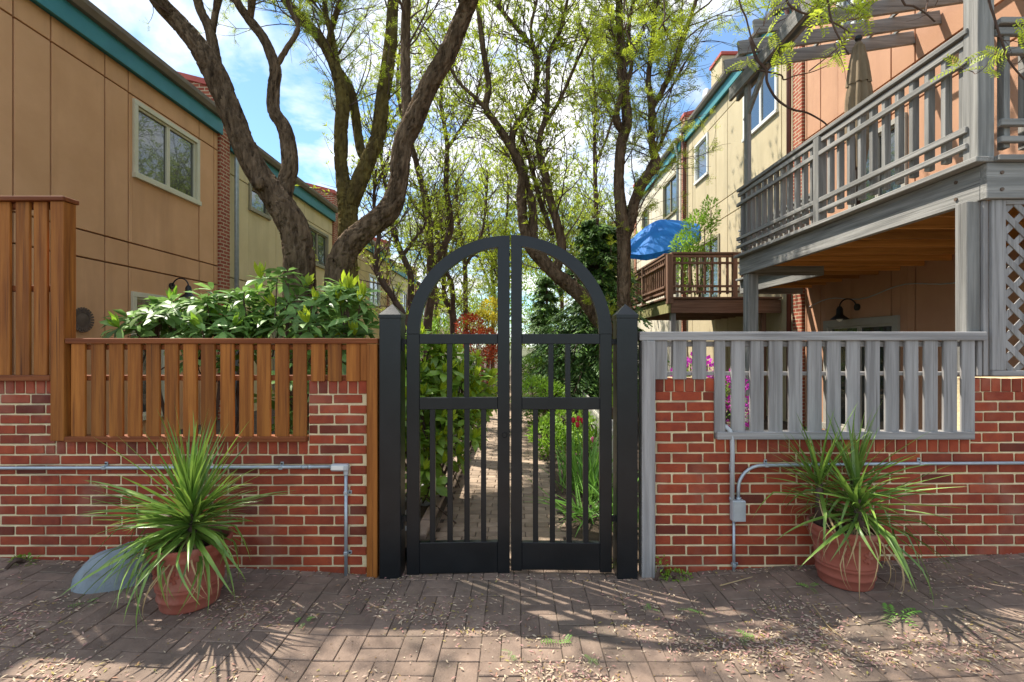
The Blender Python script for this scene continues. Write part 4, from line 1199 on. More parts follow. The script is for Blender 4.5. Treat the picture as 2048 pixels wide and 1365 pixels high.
# flexible orange pipe beside the support post, wire under the deck
tag(obj('flexible_pipe', MB().tube(spline([at(1952, 405, 3.45), at(1934, 424, 3.42), at(1928, 445, 3.40), at(1933, 466, 3.40), at(1948, 486, 3.42)], 24), .008, 8), m_orng, None, True), 'bright orange flexible pipe looping down under the deck corner', 'pipe')
pts = [Vector((XR - .012, y, 2.40 - .13 * ((y - 4) / 5) + .05 * sin(y * 4))) for y in np.linspace(5.0, 8.8, 22)]
tag(obj('cable', MB().tube(pts, .008, 6), m_pvc, None, True), 'thin pale cable running along the peach wall under the deck', 'cable')

# ================================================================== TREES
PIN_NEAR, PIN_FAR, LEAF1 = t_pinnate(6), t_pinnate(4, .12, .30), t_leaf(.22, .03, .15)
def tree(label, Y, limbs, bark, nb, blen=(.6, 1.4), tw=6, leaf=(.07, .12), tuft=5, tmpl=PIN_FAR, dy=0.0, sides=10, foot=True, zbase=.05, name='locust_tree', leafmat=None, twig_r=1.0, zmin=1.2, up=.35, extra=(), ds=1.0):
    """limbs: lists of (px, py, radius px[, depth]) along the photo; each lies at its own depth about Y"""
    r = random.Random(hash(label) % 1000 if False else sum(map(ord, label)))
    trunk, twigs = MB(), MB()
    spots = []
    first = None
    for li, lm in enumerate(limbs):
        P, R = [], []
        for k, q in enumerate(lm):
            yy = (q[3] if len(q) > 3 else Y) * ds
            p = at(q[0], q[1], yy)
            P.append(Vector((p.x, p.y, p.z, q[2] * yy / F)))
        if li == 0:
            first = Vector((P[0].x, P[0].y, zbase))
            if foot and P[0].z > zbase:
                P = [Vector((P[0].x + .0, P[0].y, zbase - .1, P[0].w * 1.35)), Vector((P[0].x, P[0].y, zbase + .25 * (P[0].z - zbase), P[0].w * 1.08))] + P
        ln = sum((P[i + 1].to_3d() - P[i].to_3d()).length for i in range(len(P) - 1))
        S = spline(P, max(10, int(ln / (.025 if sides > 16 else .06))))
        big = max(p.w for p in P)
        trunk.tube([p.to_3d() for p in S], [max(.004, p.w) for p in S], sides if big > .05 else (min(sides, 26) if big > .03 else 7), True, .10 if big > .05 else .05, li * 7.3 + r.random() * 20)
        for i in range(1, len(S) - 1):
            if S[i].z > zmin:
                spots.append((S[i].to_3d(), (S[i + 1] - S[i - 1]).to_3d().normalized(), S[i].w, i / len(S)))
    for (p, d_) in extra: spots += [(Vector(p), Vector(d_), .02, .9)] * 6
    spots = [s for s in spots]
    wts = [0.15 + s[3] + (0.6 if s[2] < .05 else 0) for s in spots]
    lp, ld, ls = [], [], []
    def rv(): return Vector((r.gauss(0, 1), r.gauss(0, 1), r.gauss(0, 1))).normalized()
    def shoot(p, d, ln, r0, n, wig):
        pts = [p.copy()]
        for i in range(n):
            d = (d + rv() * wig + Vector((0, 0, .05))).normalized()
            p = p + d * (ln / n); pts.append(p.copy())
        return pts
    for s in r.choices(spots, wts, k=nb):
        p, tg, rad, q = s
        side = rv(); side = (side - tg * side.dot(tg)).normalized()
        d = (tg * r.uniform(.2, .9) + side * r.uniform(.6, 1.1) + Vector((0, 0, up))).normalized()
        ln = r.uniform(*blen)
        r0 = min(rad * .6, r.uniform(.008, .016)) * twig_r
        pts = shoot(p, d, ln, r0, 7, .24)
        twigs.tube(pts, [r0 * (1 - .75 * i / 7) for i in range(8)], 5, False)
        for k in range(tw):
            i = r.randint(1, 7)
            dd = (pts[i] - pts[i - 1]).normalized()
            sd = rv(); sd = (sd - dd * sd.dot(dd)).normalized()
            tpts = shoot(pts[i], (dd * .6 + sd * .8).normalized(), r.uniform(.22, .55) * (ln / 1.0) ** .5, .004, 4, .32)
            twigs.tube(tpts, [.0048 * twig_r, .004 * twig_r, .0034 * twig_r, .0028 * twig_r, .002 * twig_r], 3, False)
            for j in (1, 2, 3, 4):
                if r.random() < .36:
                    for _ in range(r.randint(max(2, tuft - 1), tuft + 3)):
                        lp.append(tpts[j] + rv() * .012)
                        v_ = rv() + Vector((0, 0, .35)) + (tpts[j] - tpts[j - 1]).normalized() * .8
                        ld.append(v_); ls.append(r.uniform(*leaf))
    t = thing(name, label, 'tree', first)
    obj('trunk', trunk, bark, t, True)
    stuff(obj('twigs', twigs, m_barkf, t))
    if lp:
        lp, ld, ls = np.array(lp), np.array(ld), np.array(ls)
        scatter('crown', *tmpl, lp, frames(ld, np.array([[0, 0, 1.0]]), .5), ls, leafmat or m_loc, t, tuple(first))
    return t

A_ = tree('big forked locust tree with a sawn stub leaning toward the tan house', 5.2, [
    [(600, 560, 30), (596, 500, 29), (590, 462, 28), (573, 428, 27), (545, 388, 25), (505, 328, 22), (466, 236, 21), (428, 146, 22), (394, 90, 18), (353, 41, 16), (316, 0, 14, 5.1), (262, -85, 11, 5.0), (215, -190, 7, 4.8)],
    [(434, 165, 14, 5.22), (428, 110, 11, 5.25), (419, 60, 9, 5.3), (398, 10, 8, 5.3), (385, -60, 6, 5.2), (400, -170, 4, 5.0)],
    [(425, 62, 6, 5.3), (431, 25, 6, 5.35), (442, -10, 5, 5.4), (470, -110, 3, 5.5)],
    [(560, 405, 20, 5.25), (572, 366, 16, 5.3), (580, 328, 15, 5.32), (571, 262, 13.5, 5.35), (548, 222, 11.5, 5.38), (548, 172, 11, 5.4), (550, 137, 10.5, 5.4), (530, 82, 9, 5.4), (497, 37, 8, 5.4), (470, -5, 7, 5.4), (430, -110, 4, 5.4)],
    [(552, 134, 6, 5.4), (572, 100, 5, 5.4), (596, 57, 4.2, 5.45), (579, 16, 4, 5.5), (560, -60, 3, 5.5)],
    [(538, 385, 13, 5.2), (522, 372, 12, 5.08), (514, 366, 12, 5.0)],
    [(500, 40, 6, 5.4), (515, -40, 6, 5.2), (560, -110, 5, 5.0), (640, -160, 4.5, 4.7), (740, -190, 4, 4.5), (860, -210, 3, 4.35), (960, -230, 2, 4.3)]],  # unseen limb added above the view to throw dappled shade before the gate
    m_bark, 58, (.5, 1.4), 6, (.05, .10), 5, PIN_NEAR, sides=52, zbase=.1, zmin=5.0)
sp = at(470, -120, 4.6)
B_ = tree('thick dark locust tree leaning over the gate arch from the rhododendrons', 5.6, [
    [(676, 560, 24), (682, 525, 24), (698, 490, 24), (735, 456, 21), (778, 420, 21), (796, 369, 18), (806, 290, 19), (829, 238, 19), (858, 172, 18), (895, 107, 17), (923, 41, 16), (942, -5, 15, 5.5), (985, -110, 11, 5.2), (1010, -220, 7, 4.9)],
    [(812, 270, 12), (815, 240, 10, 5.65), (813, 185, 9.5, 5.7), (811, 123, 9, 5.75), (811, 60, 9, 5.8), (812, -10, 8, 5.8), (800, -130, 5, 5.8)]],
    m_bark, 26, (.5, 1.4), 6, (.05, .10), 5, PIN_NEAR, sides=52, zbase=.1, zmin=4.7, ds=.90)
C_ = tree('mossy green locust tree forking twice behind the dark leaning trunk', 6.6, [
    [(696, 560, 20), (694, 520, 19), (695, 470, 18), (696, 430, 18.5), (694, 398, 19), (684, 350, 13), (682, 267, 13), (685, 197, 13), (669, 131, 11), (640, 78, 10), (603, 37, 9), (570, 0, 8), (520, -70, 6), (470, -150, 4)],
    [(700, 408, 17), (724, 350, 16), (743, 305, 14, 6.65), (756, 272, 14, 6.7), (767, 185, 13, 6.7), (780, 102, 12.5, 6.75), (784, 41, 11, 6.8), (787, -5, 10, 6.8), (800, -110, 6, 6.8)],
    [(738, 325, 10, 6.7), (722, 300, 9, 6.8), (712, 240, 9, 6.9), (702, 185, 9, 6.9), (690, 160, 8, 6.9), (668, 128, 6, 6.9)],
    [(676, 140, 6, 6.6), (663, 70, 6, 6.65), (650, 20, 5, 6.7), (652, -40, 4, 6.7)],
    [(655, 100, 5, 6.6), (662, 60, 5, 6.5), (680, 0, 4, 6.4)]],
    m_barkm, 84, (.6, 1.8), 9, (.06, .12), 5, PIN_FAR, sides=34, zbase=.1, zmin=4.9, ds=1.18)
tree('slim locust with two upright stems behind the aucuba and gate arch', 11.0, [
    [(855, 650, 9), (862, 590, 8.5), (860, 500, 8), (857, 449, 7.5), (852, 402, 7), (843, 367, 6.5), (826, 300, 5), (806, 240, 4), (795, 170, 3), (800, 90, 2)],
    [(862, 540, 7), (885, 498, 6.5), (901, 461, 6.5), (899, 419, 6), (892, 372, 5.5), (894, 287, 4.5), (882, 205, 3.5), (890, 120, 2.5)],
    [(893, 300, 4), (920, 260, 3), (945, 220, 2.5), (960, 160, 2)]],
    m_barkf, 150, (.7, 1.9), 7, (.07, .13), 4, LEAF1, sides=8, zbase=.1)
tree('thin locust trunk bending left toward the buff house', 10.0, [
    [(820, 620, 7), (822, 559, 6.5), (813, 529, 6), (796, 491, 5.5), (784, 451, 5), (778, 400, 4), (765, 340, 3), (762, 270, 2.2)],
    [(806, 512, 4), (828, 480, 3.2), (848, 455, 2.6), (860, 420, 2)]],
    m_barkf, 70, (.6, 1.5), 7, (.06, .12), 4, LEAF1, sides=8, zbase=.1)
tree('crooked thin locust stem close behind the gate post by the cedar fence', 8.6, [
    [(812, 655, 6.5), (788, 599, 6.2), (763, 561, 5.8), (752, 536, 5.4), (754, 500, 5), (758, 460, 4.4), (748, 410, 3.5), (752, 340, 2.5)]],
    m_barkf, 46, (.5, 1.3), 6, (.06, .11), 4, LEAF1, sides=8, zbase=.1)
tree('slender forked locust standing over the red maple shrub', 13.5, [
    [(907, 660, 7.5), (904, 625, 7), (888, 594, 4.5), (888, 555, 4), (890, 500, 3.6), (880, 440, 3), (870, 380, 2.2)],
    [(905, 628, 5.5), (905, 580, 5), (898, 555, 4.5), (890, 540, 4), (876, 500, 3)]],
    m_barkf, 80, (.8, 1.9), 6, (.08, .14), 4, LEAF1, sides=7, zbase=.1)
tree('slender straight locust beside the yellow shrubs', 15.0, [
    [(931, 668, 5.5), (931, 594, 5), (930, 524, 4.6), (925, 489, 4), (915, 430, 3.2), (912, 360, 2.4)],
    [(931, 530, 3.6), (950, 500, 3.2), (965, 461, 3), (971, 419, 2.6), (975, 340, 2)],
    [(771, 565, 0.1), (771, 566, 0.1)]][:2],
    m_barkf, 90, (.8, 2.1), 6, (.09, .15), 4, LEAF1, sides=7, zbase=.1)
tree('many-stemmed locust whose trunk slants behind the arch of the gate leaf without lock ring', 8.0, [
    [(1216, 672, 14), (1191, 632, 14), (1168, 598, 14), (1133, 566, 14), (1099, 537, 13), (1073, 508, 13), (1059, 488, 12), (1046, 440, 10), (1043, 385, 10), (1046, 349, 9.5), (1027, 303, 8.5), (992, 248, 7), (972, 217, 6.5), (977, 172, 6), (967, 102, 5.5), (958, 30, 5), (950, -40, 4)],
    [(974, 222, 4), (950, 195, 3.6), (924, 172, 3.2), (905, 145, 2.6), (880, 90, 2)],
    [(1066, 495, 10), (1066, 440, 8.5, 8.05), (1060, 390, 7.5, 8.1), (1036, 330, 7, 8.1), (1024, 275, 6.5, 8.1), (1046, 230, 6, 8.1), (1069, 187, 6, 8.1), (1072, 111, 5.5, 8.1), (1044, 70, 4.6, 8.1), (1006, 25, 4, 8.1), (980, -20, 3, 8.1)],
    [(1110, 546, 9), (1124, 500, 8.5, 7.95), (1113, 443, 8, 7.9), (1100, 398, 7.5, 7.9), (1090, 349, 7, 7.9), (1078, 303, 6, 7.9), (1081, 267, 5.5, 7.9), (1094, 221, 5, 7.9), (1098, 111, 4, 7.9), (1121, 61, 3.4, 7.9), (1135, 0, 2.8, 7.9)],
    [(1086, 255, 4, 7.9), (1120, 200, 3.4, 7.9), (1154, 123, 2.8, 7.9), (1185, 60, 2, 7.9)],
    [(1105, 470, 5, 8.2), (1080, 400, 4.5, 8.3), (1062, 330, 4, 8.3), (1040, 260, 3, 8.3)],
    [(1072, 115, 3.6, 8.1), (1062, 60, 3, 8.1), (1074, 0, 2.4, 8.1)]],
    m_bark, 160, (.6, 1.7), 10, (.06, .12), 5, LEAF1, sides=30, zbase=.05)
tree('twin-stemmed locust standing in front of the brown deck', 7.2, [
    [(1250, 668, 14), (1248, 600, 13.5), (1248, 500, 13), (1246, 455, 13), (1238, 369, 10), (1243, 287, 10), (1254, 246, 10), (1249, 185, 9.5), (1244, 144, 9), (1239, 41, 7), (1237, -20, 6), (1230, -110, 4)],
    [(1250, 470, 12), (1262, 440, 10.5), (1270, 402, 10), (1290, 357, 9.5), (1312, 330, 9), (1304, 287, 6.5, 7.15), (1303, 221, 6.5, 7.1), (1297, 156, 5, 7.1), (1305, 94, 4.5, 7.1), (1312, 0, 3.6, 7.1), (1320, -90, 2.5, 7.1)],
    [(1305, 215, 5.5, 7.1), (1326, 180, 5, 7.1), (1351, 127, 4.6, 7.05), (1372, 60, 4, 7.0), (1392, 0, 3.2, 7.0), (1405, -80, 2.5, 7)],
    [(1244, 262, 7, 7.2), (1232, 240, 6, 7.1), (1240, 200, 5, 7.1), (1262, 140, 4, 7.1), (1258, 60, 3.4, 7.1), (1270, -20, 3, 7.1)],
    [(1296, 340, 5, 7.2), (1320, 290, 3.5, 7.3), (1342, 240, 2.6, 7.4)]],
    m_bark, 120, (.5, 1.5), 9, (.06, .12), 5, PIN_FAR, sides=30, zbase=.05)
tree('straight thin dark locust behind the evergreen', 12.5, [
    [(1196, 560, 5), (1195, 472, 5), (1191, 390, 4.6), (1189, 267, 3.8), (1191, 217, 3.2), (1186, 150, 2.4), (1190, 80, 1.8)],
    [(1190, 330, 3), (1212, 280, 2.6), (1230, 220, 2)]],
    m_barkf, 110, (.8, 1.9), 7, (.08, .13), 4, LEAF1, sides=7, zbase=.05)
# farther trees that close the view over the path
for k, (lab, px, Y, hgt) in enumerate((('bright green tree in young leaf beyond the evergreen', 1120, 19, 400), ('pale leafed slim tree at the far bend of the path', 985, 22, 470), ('light green tree in young leaf before the far pale row houses', 870, 20, 440), ('tall young-leafed tree above the slanting trunk', 1010, 17, 330), ('fresh green tree beyond the white boarded house', 1175, 24, 430))):
    tree(lab, Y, [[(px, 670, 4.2), (px + 4, 600, 3.8), (px - 3, 540, 3.2), (px + 6, hgt + 60, 2.4), (px + 2, hgt, 1.4)],
                  [(px, 590, 2.5), (px - 26, 520, 2), (px - 40, hgt + 40, 1.2)], [(px + 2, 570, 2.5), (px + 28, 510, 2), (px + 44, hgt + 30, 1.2)]],
         m_barkf, 120, (1.2, 2.6), 8, (.12, .20), 5, LEAF1, sides=6, name='young_tree', leafmat=m_loc if k % 2 else m_wil)

# branch hanging into the picture from the tree that stands beyond the right edge
t_over = tree('overhanging locust branches with long fresh leaves in front of the pergola', 2.6, [
    [(2440, 640, 34, 3.0), (2440, 300, 32, 3.0), (2420, 0, 28, 2.95), (2330, -180, 22, 2.9), (2150, -260, 16, 2.8), (1900, -230, 12, 2.7), (1700, -150, 9, 2.6), (1590, -60, 3.1, 2.5), (1574, 0, 2.1, 2.5), (1600, 24, 2, 2.5), (1634, 32, 1.9, 2.5), (1672, 48, 1.7, 2.5), (1700, 66, 1.2, 2.5)],
    [(1700, -150, 3.7, 2.6), (1655, -40, 2.5, 2.5), (1657, 10, 2, 2.5), (1664, 45, 1.9, 2.5), (1680, 80, 1.6, 2.5), (1698, 110, 1.2, 2.5)],
    [(2150, -260, 9, 2.8), (2040, -150, 3.7, 2.4), (1980, -30, 2.5, 2.3), (1990, 40, 2.2, 2.3), (2008, 95, 2, 2.3), (2018, 122, 1.9, 2.3), (2048, 158, 1.5, 2.3), (2090, 190, 1.2, 2.3)],
    [(1900, -230, 4.3, 2.7), (1800, -90, 3.1, 2.5), (1805, 2, 2.1, 2.5), (1826, 12, 1.9, 2.5), (1850, 26, 1.6, 2.5), (1870, 44, 1.2, 2.5)],
    [(1590, -60, 2.5, 2.5), (1500, -40, 2.1, 2.45), (1478, 0, 1.9, 2.45), (1492, 35, 1.7, 2.45), (1502, 75, 1.5, 2.45), (1515, 100, 1.2, 2.45)],
    [(1700, -150, 5, 2.6), (1500, -190, 4, 2.7), (1330, -150, 3, 2.8), (1262, -60, 2.2, 2.9), (1248, 20, 1.6, 2.9), (1255, 70, 1.2, 2.9), (1272, 100, 1, 2.9)],
    [(1330, -150, 3, 2.8), (1322, -50, 2, 2.8), (1330, 30, 1.4, 2.8), (1318, 60, 1, 2.8)]],
    m_barkf, 34, (.08, .20), 2, (.06, .11), 3, t_pinnate(7), sides=8, zbase=.12, zmin=2.6, twig_r=.5,
    extra=[(at(1248, 60, 2.9), (0, 0, -1)), (at(1326, 45, 2.8), (.3, 0, -1)), (at(1850, 26, 2.5), (1, 0, -.2)), (at(1690, 60, 2.5), (1, 0, -.4))])
# bare wisteria stem on the pergola
b = MB()
vp = [at(px, py, 5.9) for px, py in ((1500, 75), (1513, 118), (1532, 140), (1534, 165), (1553, 198), (1584, 219), (1614, 226), (1645, 243), (1666, 260), (1704, 268))]
b.tube([q.to_3d() for q in spline([Vector((*q, .018 - .0012 * i)) for i, q in enumerate(vp)], 40)], list(np.linspace(.020, .007, len(spline(vp, 40)))), 7, True, .12)
vp = [at(px, py, 5.9) for px, py in ((1515, 140), (1560, 150), (1568, 160), (1590, 152), (1625, 144), (1664, 128))]
b.tube(spline(vp, 30), list(np.linspace(.012, .004, len(spline(vp, 30)))), 6)
vp = [at(px, py, 5.9) for px, py in ((1618, 143), (1650, 118), (1672, 100), (1690, 85))]
b.tube(spline(vp, 20), list(np.linspace(.008, .003, len(spline(vp, 20)))), 6)
vp = [at(px, py, 5.9) for px, py in ((1555, 400), (1500, 300), (1492, 200), (1505, 150), (1530, 148))]
vine = thing('wisteria_vine', 'bare knotted wisteria vine trailing off the pergola corner', 'vine', tuple(at(1500, 180, 5.9)))
obj('stem', b, m_barkf, vine, True)

# ================================================================== SHRUBS
def blob_points(blobs, n, shell=.55):
    """points through the outer volume of several ellipsoids, with outward directions"""
    vol = np.array([b_[3] * b_[4] * b_[5] for b_ in blobs]) ** .75
    pick = rng.choice(len(blobs), n, p=vol / vol.sum())
    d = rng.normal(size=(n, 3)); d /= np.linalg.norm(d, axis=1, keepdims=True)
    q = shell + (1 - shell) * rng.random(n) ** .6
    B = np.array(blobs)[pick]
    pos = B[:, :3] + d * q[:, None] * B[:, 3:6]
    nn = d / B[:, 3:6]; nn /= np.linalg.norm(nn, axis=1, keepdims=True)
    return pos, nn
def shrub(name, label, blobs, n, leaf, tmpl, mat, cat='shrub', stems=5, upk=.5, droop=0.0, group=None, base_z=.1, single=None, extra=None):
    c = np.array(blobs)[:, :3].mean(0)
    t = thing(name, label, cat, (c[0], c[1], base_z), group)
    b = MB()
    r = random.Random(int(n))
    for k in range(stems):
        e = blobs[k % len(blobs)]
        p0 = Vector((c[0] + r.uniform(-.12, .12), c[1] + r.uniform(-.1, .1), base_z - .05))
        p1 = Vector((e[0] + r.uniform(-.4, .4) * e[3], e[1] + r.uniform(-.4, .4) * e[4], e[2] + .3 * e[5]))
        m1 = (p0 + p1) / 2 + Vector((r.uniform(-.08, .08), r.uniform(-.08, .08), .05))
        b.tube(spline([p0, m1, p1], 10), .012, 5)
    obj('stem', b, m_barkf, t)
    pos, nn = blob_points(blobs, n)
    d = nn + rng.normal(0, .45, nn.shape); d[:, 2] += upk - droop
    sz = rng.uniform(leaf[0], leaf[1], n)
    R = frames(d, np.array([[0, 0, 1.0]]), .35)
    if single:                                      # the nearest leaves singly, the rest as one mass
        meshes, k = single
        cam_d = pos[:, 1] - .25 * pos[:, 2]
        o_ = np.argsort(cam_d)
        for i in o_[:k]:
            Mx = Matrix([list(R[i][q] * sz[i]) + [pos[i][q]] for q in range(3)] + [[0, 0, 0, 1]])
            inst('leaf', meshes[i % len(meshes)], Mx, t)
        o_ = o_[k:]
        pos, R, sz = pos[o_], R[o_], sz[o_]
    stuff(scatter('foliage', *tmpl, pos, R, sz, mat, t))
    return t
def whorl_shrub(name, label, blobs, nw, leaf, mat, mati, tip, base_z=.1, per=(6, 9), seed=1, wd=.33, fold=.04):
    """leaves stand in whorls at the shoot ends, as on a rhododendron; tip = (share, mat) of young upright shoots"""
    r = random.Random(seed)
    c = np.array(blobs)[:, :3].mean(0)
    t = thing(name, label, 'shrub', (c[0], c[1], base_z))
    pos, nn = blob_points(blobs, nw, .5)
    LP, LD, LU, LS = [], [], [], []
    TP, TD, TU, TS = [], [], [], []
    b = MB()
    for i in range(nw):
        p, n_ = Vector(pos[i]), Vector(nn[i])
        if p.z < base_z + .05: continue
        ax = (n_ * .5 + Vector((0, 0, .8)) + Vector((r.gauss(0, .2), r.gauss(0, .2), 0))).normalized()
        if i % 3 == 0:
            e = p - ax * r.uniform(.18, .4) + Vector((r.gauss(0, .05), r.gauss(0, .05), 0))
            b.tube([e, (e + p) / 2 + Vector((0, 0, -.01)), p], [.007, .006, .004], 4, False)
        u = ax.orthogonal().normalized(); v = ax.cross(u)
        k = r.randint(*per); a0 = r.uniform(0, 6.28)
        for j in range(k):
            a = a0 + 2 * pi * j / k + r.gauss(0, .15)
            el = r.uniform(-.35, .45)
            d = (u * cos(a) + v * sin(a)) * cos(el) + ax * sin(el)
            LP.append(p + d * .01); LD.append(d); LU.append(ax); LS.append(r.uniform(*leaf))
        if tip and r.random() < tip[0]:
            for j in range(r.randint(5, 8)):
                d = (ax + (u * cos(j) + v * sin(j)) * r.uniform(.15, .55)).normalized()
                TP.append(p); TD.append(d); TU.append(-ax + d * .1); TS.append(r.uniform(*leaf) * .8)
    LP, LD, LU, LS = map(np.array, (LP, LD, LU, LS))
    R = frames(LD, LU, .15)
    tm = t_broad(wd, fold, .14)
    me = [mesh_of('leaf', MB().add(*t_broad(wd * q, fold, .14 * q)), mati, True) for q in (.9, 1.0, 1.12)]
    o_ = np.argsort(LP[:, 1] - .35 * LP[:, 2])
    for i in o_[:290]:
        Mx = Matrix([list(R[i][q] * LS[i]) + [LP[i][q]] for q in range(3)] + [[0, 0, 0, 1]])
        inst('leaf', me[i % 3], Mx, t)
    o_ = o_[290:]
    stuff(scatter('foliage', *tm, LP[o_], R[o_], LS[o_], mat, t, smooth=True))
    if TP:
        TP, TD, TU, TS = map(np.array, (TP, TD, TU, TS))
        stuff(scatter('young_shoots', *t_broad(.26, .05, .02), TP, frames(TD, TU, .1), TS, tip[1], t, smooth=True))
    for k in range(7):
        e = blobs[k % len(blobs)]
        b.tube(spline([Vector((c[0] + r.uniform(-.15, .15), c[1] + r.uniform(-.1, .1), base_z - .05)), Vector((e[0] + r.uniform(-.1, .1), e[1], (base_z + e[2]) / 2)), Vector((e[0] + r.uniform(-.3, .3) * e[3], e[1], e[2] + .2 * e[5]))], 9), .014, 6)
    obj('stem', b, m_barkf, t)
    return t
def e_(px, py, Y, rx, ry, rz):
    p = at(px, py, Y); return (p.x, p.y, p.z, rx, ry, rz)
whorl_shrub('rhododendron', 'low spreading rhododendron with glossy drooping leaves by the tan house', [e_(395, 640, 4.15, .52, .42, .26), e_(310, 650, 4.1, .28, .3, .20), e_(480, 625, 4.3, .36, .35, .24), e_(430, 690, 4.1, .4, .35, .25)], 135, (.11, .22), m_rho, m_rhoi, (.10, m_shr), .1, seed=3, wd=.29)
whorl_shrub('rhododendron', 'taller rhododendron with upright shoots at the foot of the leaning trunks', [e_(560, 575, 4.25, .24, .3, .18), e_(640, 610, 4.3, .42, .35, .24), e_(710, 630, 4.2, .24, .3, .28), e_(600, 660, 4.2, .35, .3, .26), e_(690, 760, 4.1, .34, .3, .45), e_(590, 790, 4.05, .25, .25, .4), e_(500, 655, 4.3, .16, .2, .12)], 125, (.11, .22), m_rho, m_rhoi, (.22, m_aucy), .1, seed=8, wd=.29)
whorl_shrub('aucuba', 'dense spotted aucuba with yellow-green shoots beside the path inside the gate', [e_(850, 740, 4.6, .36, .35, .40), e_(905, 780, 4.9, .40, .4, .42), e_(850, 850, 4.4, .34, .35, .40), e_(900, 870, 4.7, .30, .35, .32), e_(950, 770, 5.2, .26, .3, .32), e_(815, 800, 4.2, .2, .25, .5), e_(860, 930, 4.2, .18, .22, .3)], 290, (.11, .18), m_auc, m_auci, (.85, m_aucy), .1, per=(4, 7), seed=5, wd=.42)
# evergreen
def conifer(label, base, hgt, rad, nb, n_sp, seed, lean=0.0):
    r = random.Random(seed)
    t = thing('hemlock_tree', label, 'tree', base)
    B = Vector(base)
    b = MB().tube([B + Vector((0, 0, -.1)), B + Vector((.03, 0, hgt * .4)), B + Vector((lean, 0, hgt * .98))], [.09, .07, .012], 9)
    P, D, S, UP = [], [], [], []
    for k in range(nb):
        q = r.random() ** .85
        z = hgt * (.16 + .83 * q)
        ln = rad * (1 - q * .82) * r.uniform(.65, 1.1)
        az = r.uniform(0, 2 * pi)
        h = Vector((cos(az), sin(az), 0)); sd = Vector((-sin(az), cos(az), 0))
        p0 = B + Vector((lean * q, 0, z))
        pts = [p0 + h * (ln * t_) + Vector((0, 0, ln * (.22 * t_ - .55 * t_ * t_))) for t_ in (0, .3, .6, 1)]
        b.tube(pts, [.014, .01, .007, .003], 4, False)
        for j in range(n_sp):
            t_ = r.uniform(.18, 1.02)
            c = p0 + h * (ln * t_) + Vector((0, 0, ln * (.22 * t_ - .55 * t_ * t_)))
            w_ = r.uniform(-1, 1) * ln * .34 * (1.15 - t_ * .75)
            c = c + sd * w_ + Vector((0, 0, -abs(w_) * .35 + r.gauss(0, .02)))
            d = h * (.5 + .3 * r.random()) + sd * (1.1 if w_ > 0 else -1.1) * r.uniform(.2, 1) + Vector((0, 0, -.35 + r.gauss(0, .18)))
            P.append(c); D.append(d); S.append(r.uniform(.075, .15)); UP.append((0, 0, 1))
    obj('trunk', b, m_barkf, t)
    P, D, S, UP = map(np.array, (P, D, S, UP))
    R = frames(D, UP.astype(float), .25)
    tmp = ([(0, 0, 0), (.35, .16, -.03), (.6, .06, 0), (.75, .14, -.05), (1, 0, -.12), (.75, -.14, -.05), (.6, -.06, 0), (.35, -.16, -.03), (.3, .03, .0), (.3, -.03, 0)],
           [(0, 1, 2, 8), (8, 2, 6, 9), (0, 9, 6, 7), (2, 3, 4), (2, 4, 6), (6, 4, 5)])
    young = rng.random(len(P)) < .28
    scatter('crown', *tmp, P[~young], R[~young], S[~young], m_con, t, tuple(base))
    scatter('young_sprays', *tmp, P[young], R[young], S[young], m_conl, t, tuple(base))
    return t
conifer('dark drooping evergreen under the slanting locust trunk', (1.45, 9.0, .02), 3.9, 1.65, 200, 150, 4, .1)
conifer('tall dark evergreen behind the twin-stemmed locust', (2.10, 11.2, .02), 4.0, 1.2, 150, 120, 9, .0)
conifer('small lighter evergreen beside the far path', (.75, 11.6, .02), 3.2, 1.0, 110, 110, 12, .0)
T6 = t_leaf(.45, .06, .1)
shrub('bush', 'low bright green mound of leaves at the turn of the path', [e_(1075, 780, 8.0, .36, .35, .22), e_(1105, 790, 7.8, .25, .3, .2), e_(1068, 740, 9.5, .25, .3, .3)], 2600, (.04, .07), T6, m_shr, base_z=.02)
shrub('maple_shrub', 'red leaved maple shrub behind the aucuba', [e_(965, 690, 12.5, .55, .5, .45), e_(940, 655, 12.8, .4, .4, .35), e_(982, 730, 12.2, .35, .4, .5)], 4200, (.05, .09), T6, m_red)
shrub('shrub', 'golden yellow leaved shrub beside the red maple', [e_(965, 645, 15, .55, .5, .35), e_(985, 620, 15.5, .45, .4, .4)], 2600, (.06, .10), T6, m_yel)
shrub('shrub', 'loose pale green shrub reaching above the golden one', [e_(965, 600, 17, .75, .6, .8), e_(990, 570, 17.5, .5, .6, .7), e_(935, 620, 17.2, .5, .5, .5)], 3200, (.08, .13), t_leaf(.25, .05, .1), m_wil, upk=.9)
shrub('shrub', 'wide light green shrub closing the far end of the path', [e_(1000, 650, 24, 2.2, 1, 1.3), e_(1060, 600, 25, 2.0, 1, 2.6), e_(900, 640, 25, 2.4, 1, 1.5), e_(1110, 590, 26, 2, 1, 3)], 9000, (.12, .2), T6, m_shr)
shrub('shrub', 'broad green shrub in front of the pale far houses', [e_(880, 665, 17, 1.2, .6, .5), e_(830, 665, 16, .8, .6, .5)], 2600, (.08, .14), T6, m_shr)
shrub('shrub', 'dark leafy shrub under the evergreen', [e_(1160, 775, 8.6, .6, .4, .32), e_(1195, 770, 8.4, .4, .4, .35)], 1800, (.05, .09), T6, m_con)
shrub('shrub', 'variegated leafy shrub beside the gate post by the grey fence', [e_(1232, 760, 6.2, .15, .2, .45), e_(1228, 830, 5.6, .14, .2, .3)], 900, (.04, .07), T6, m_shr)
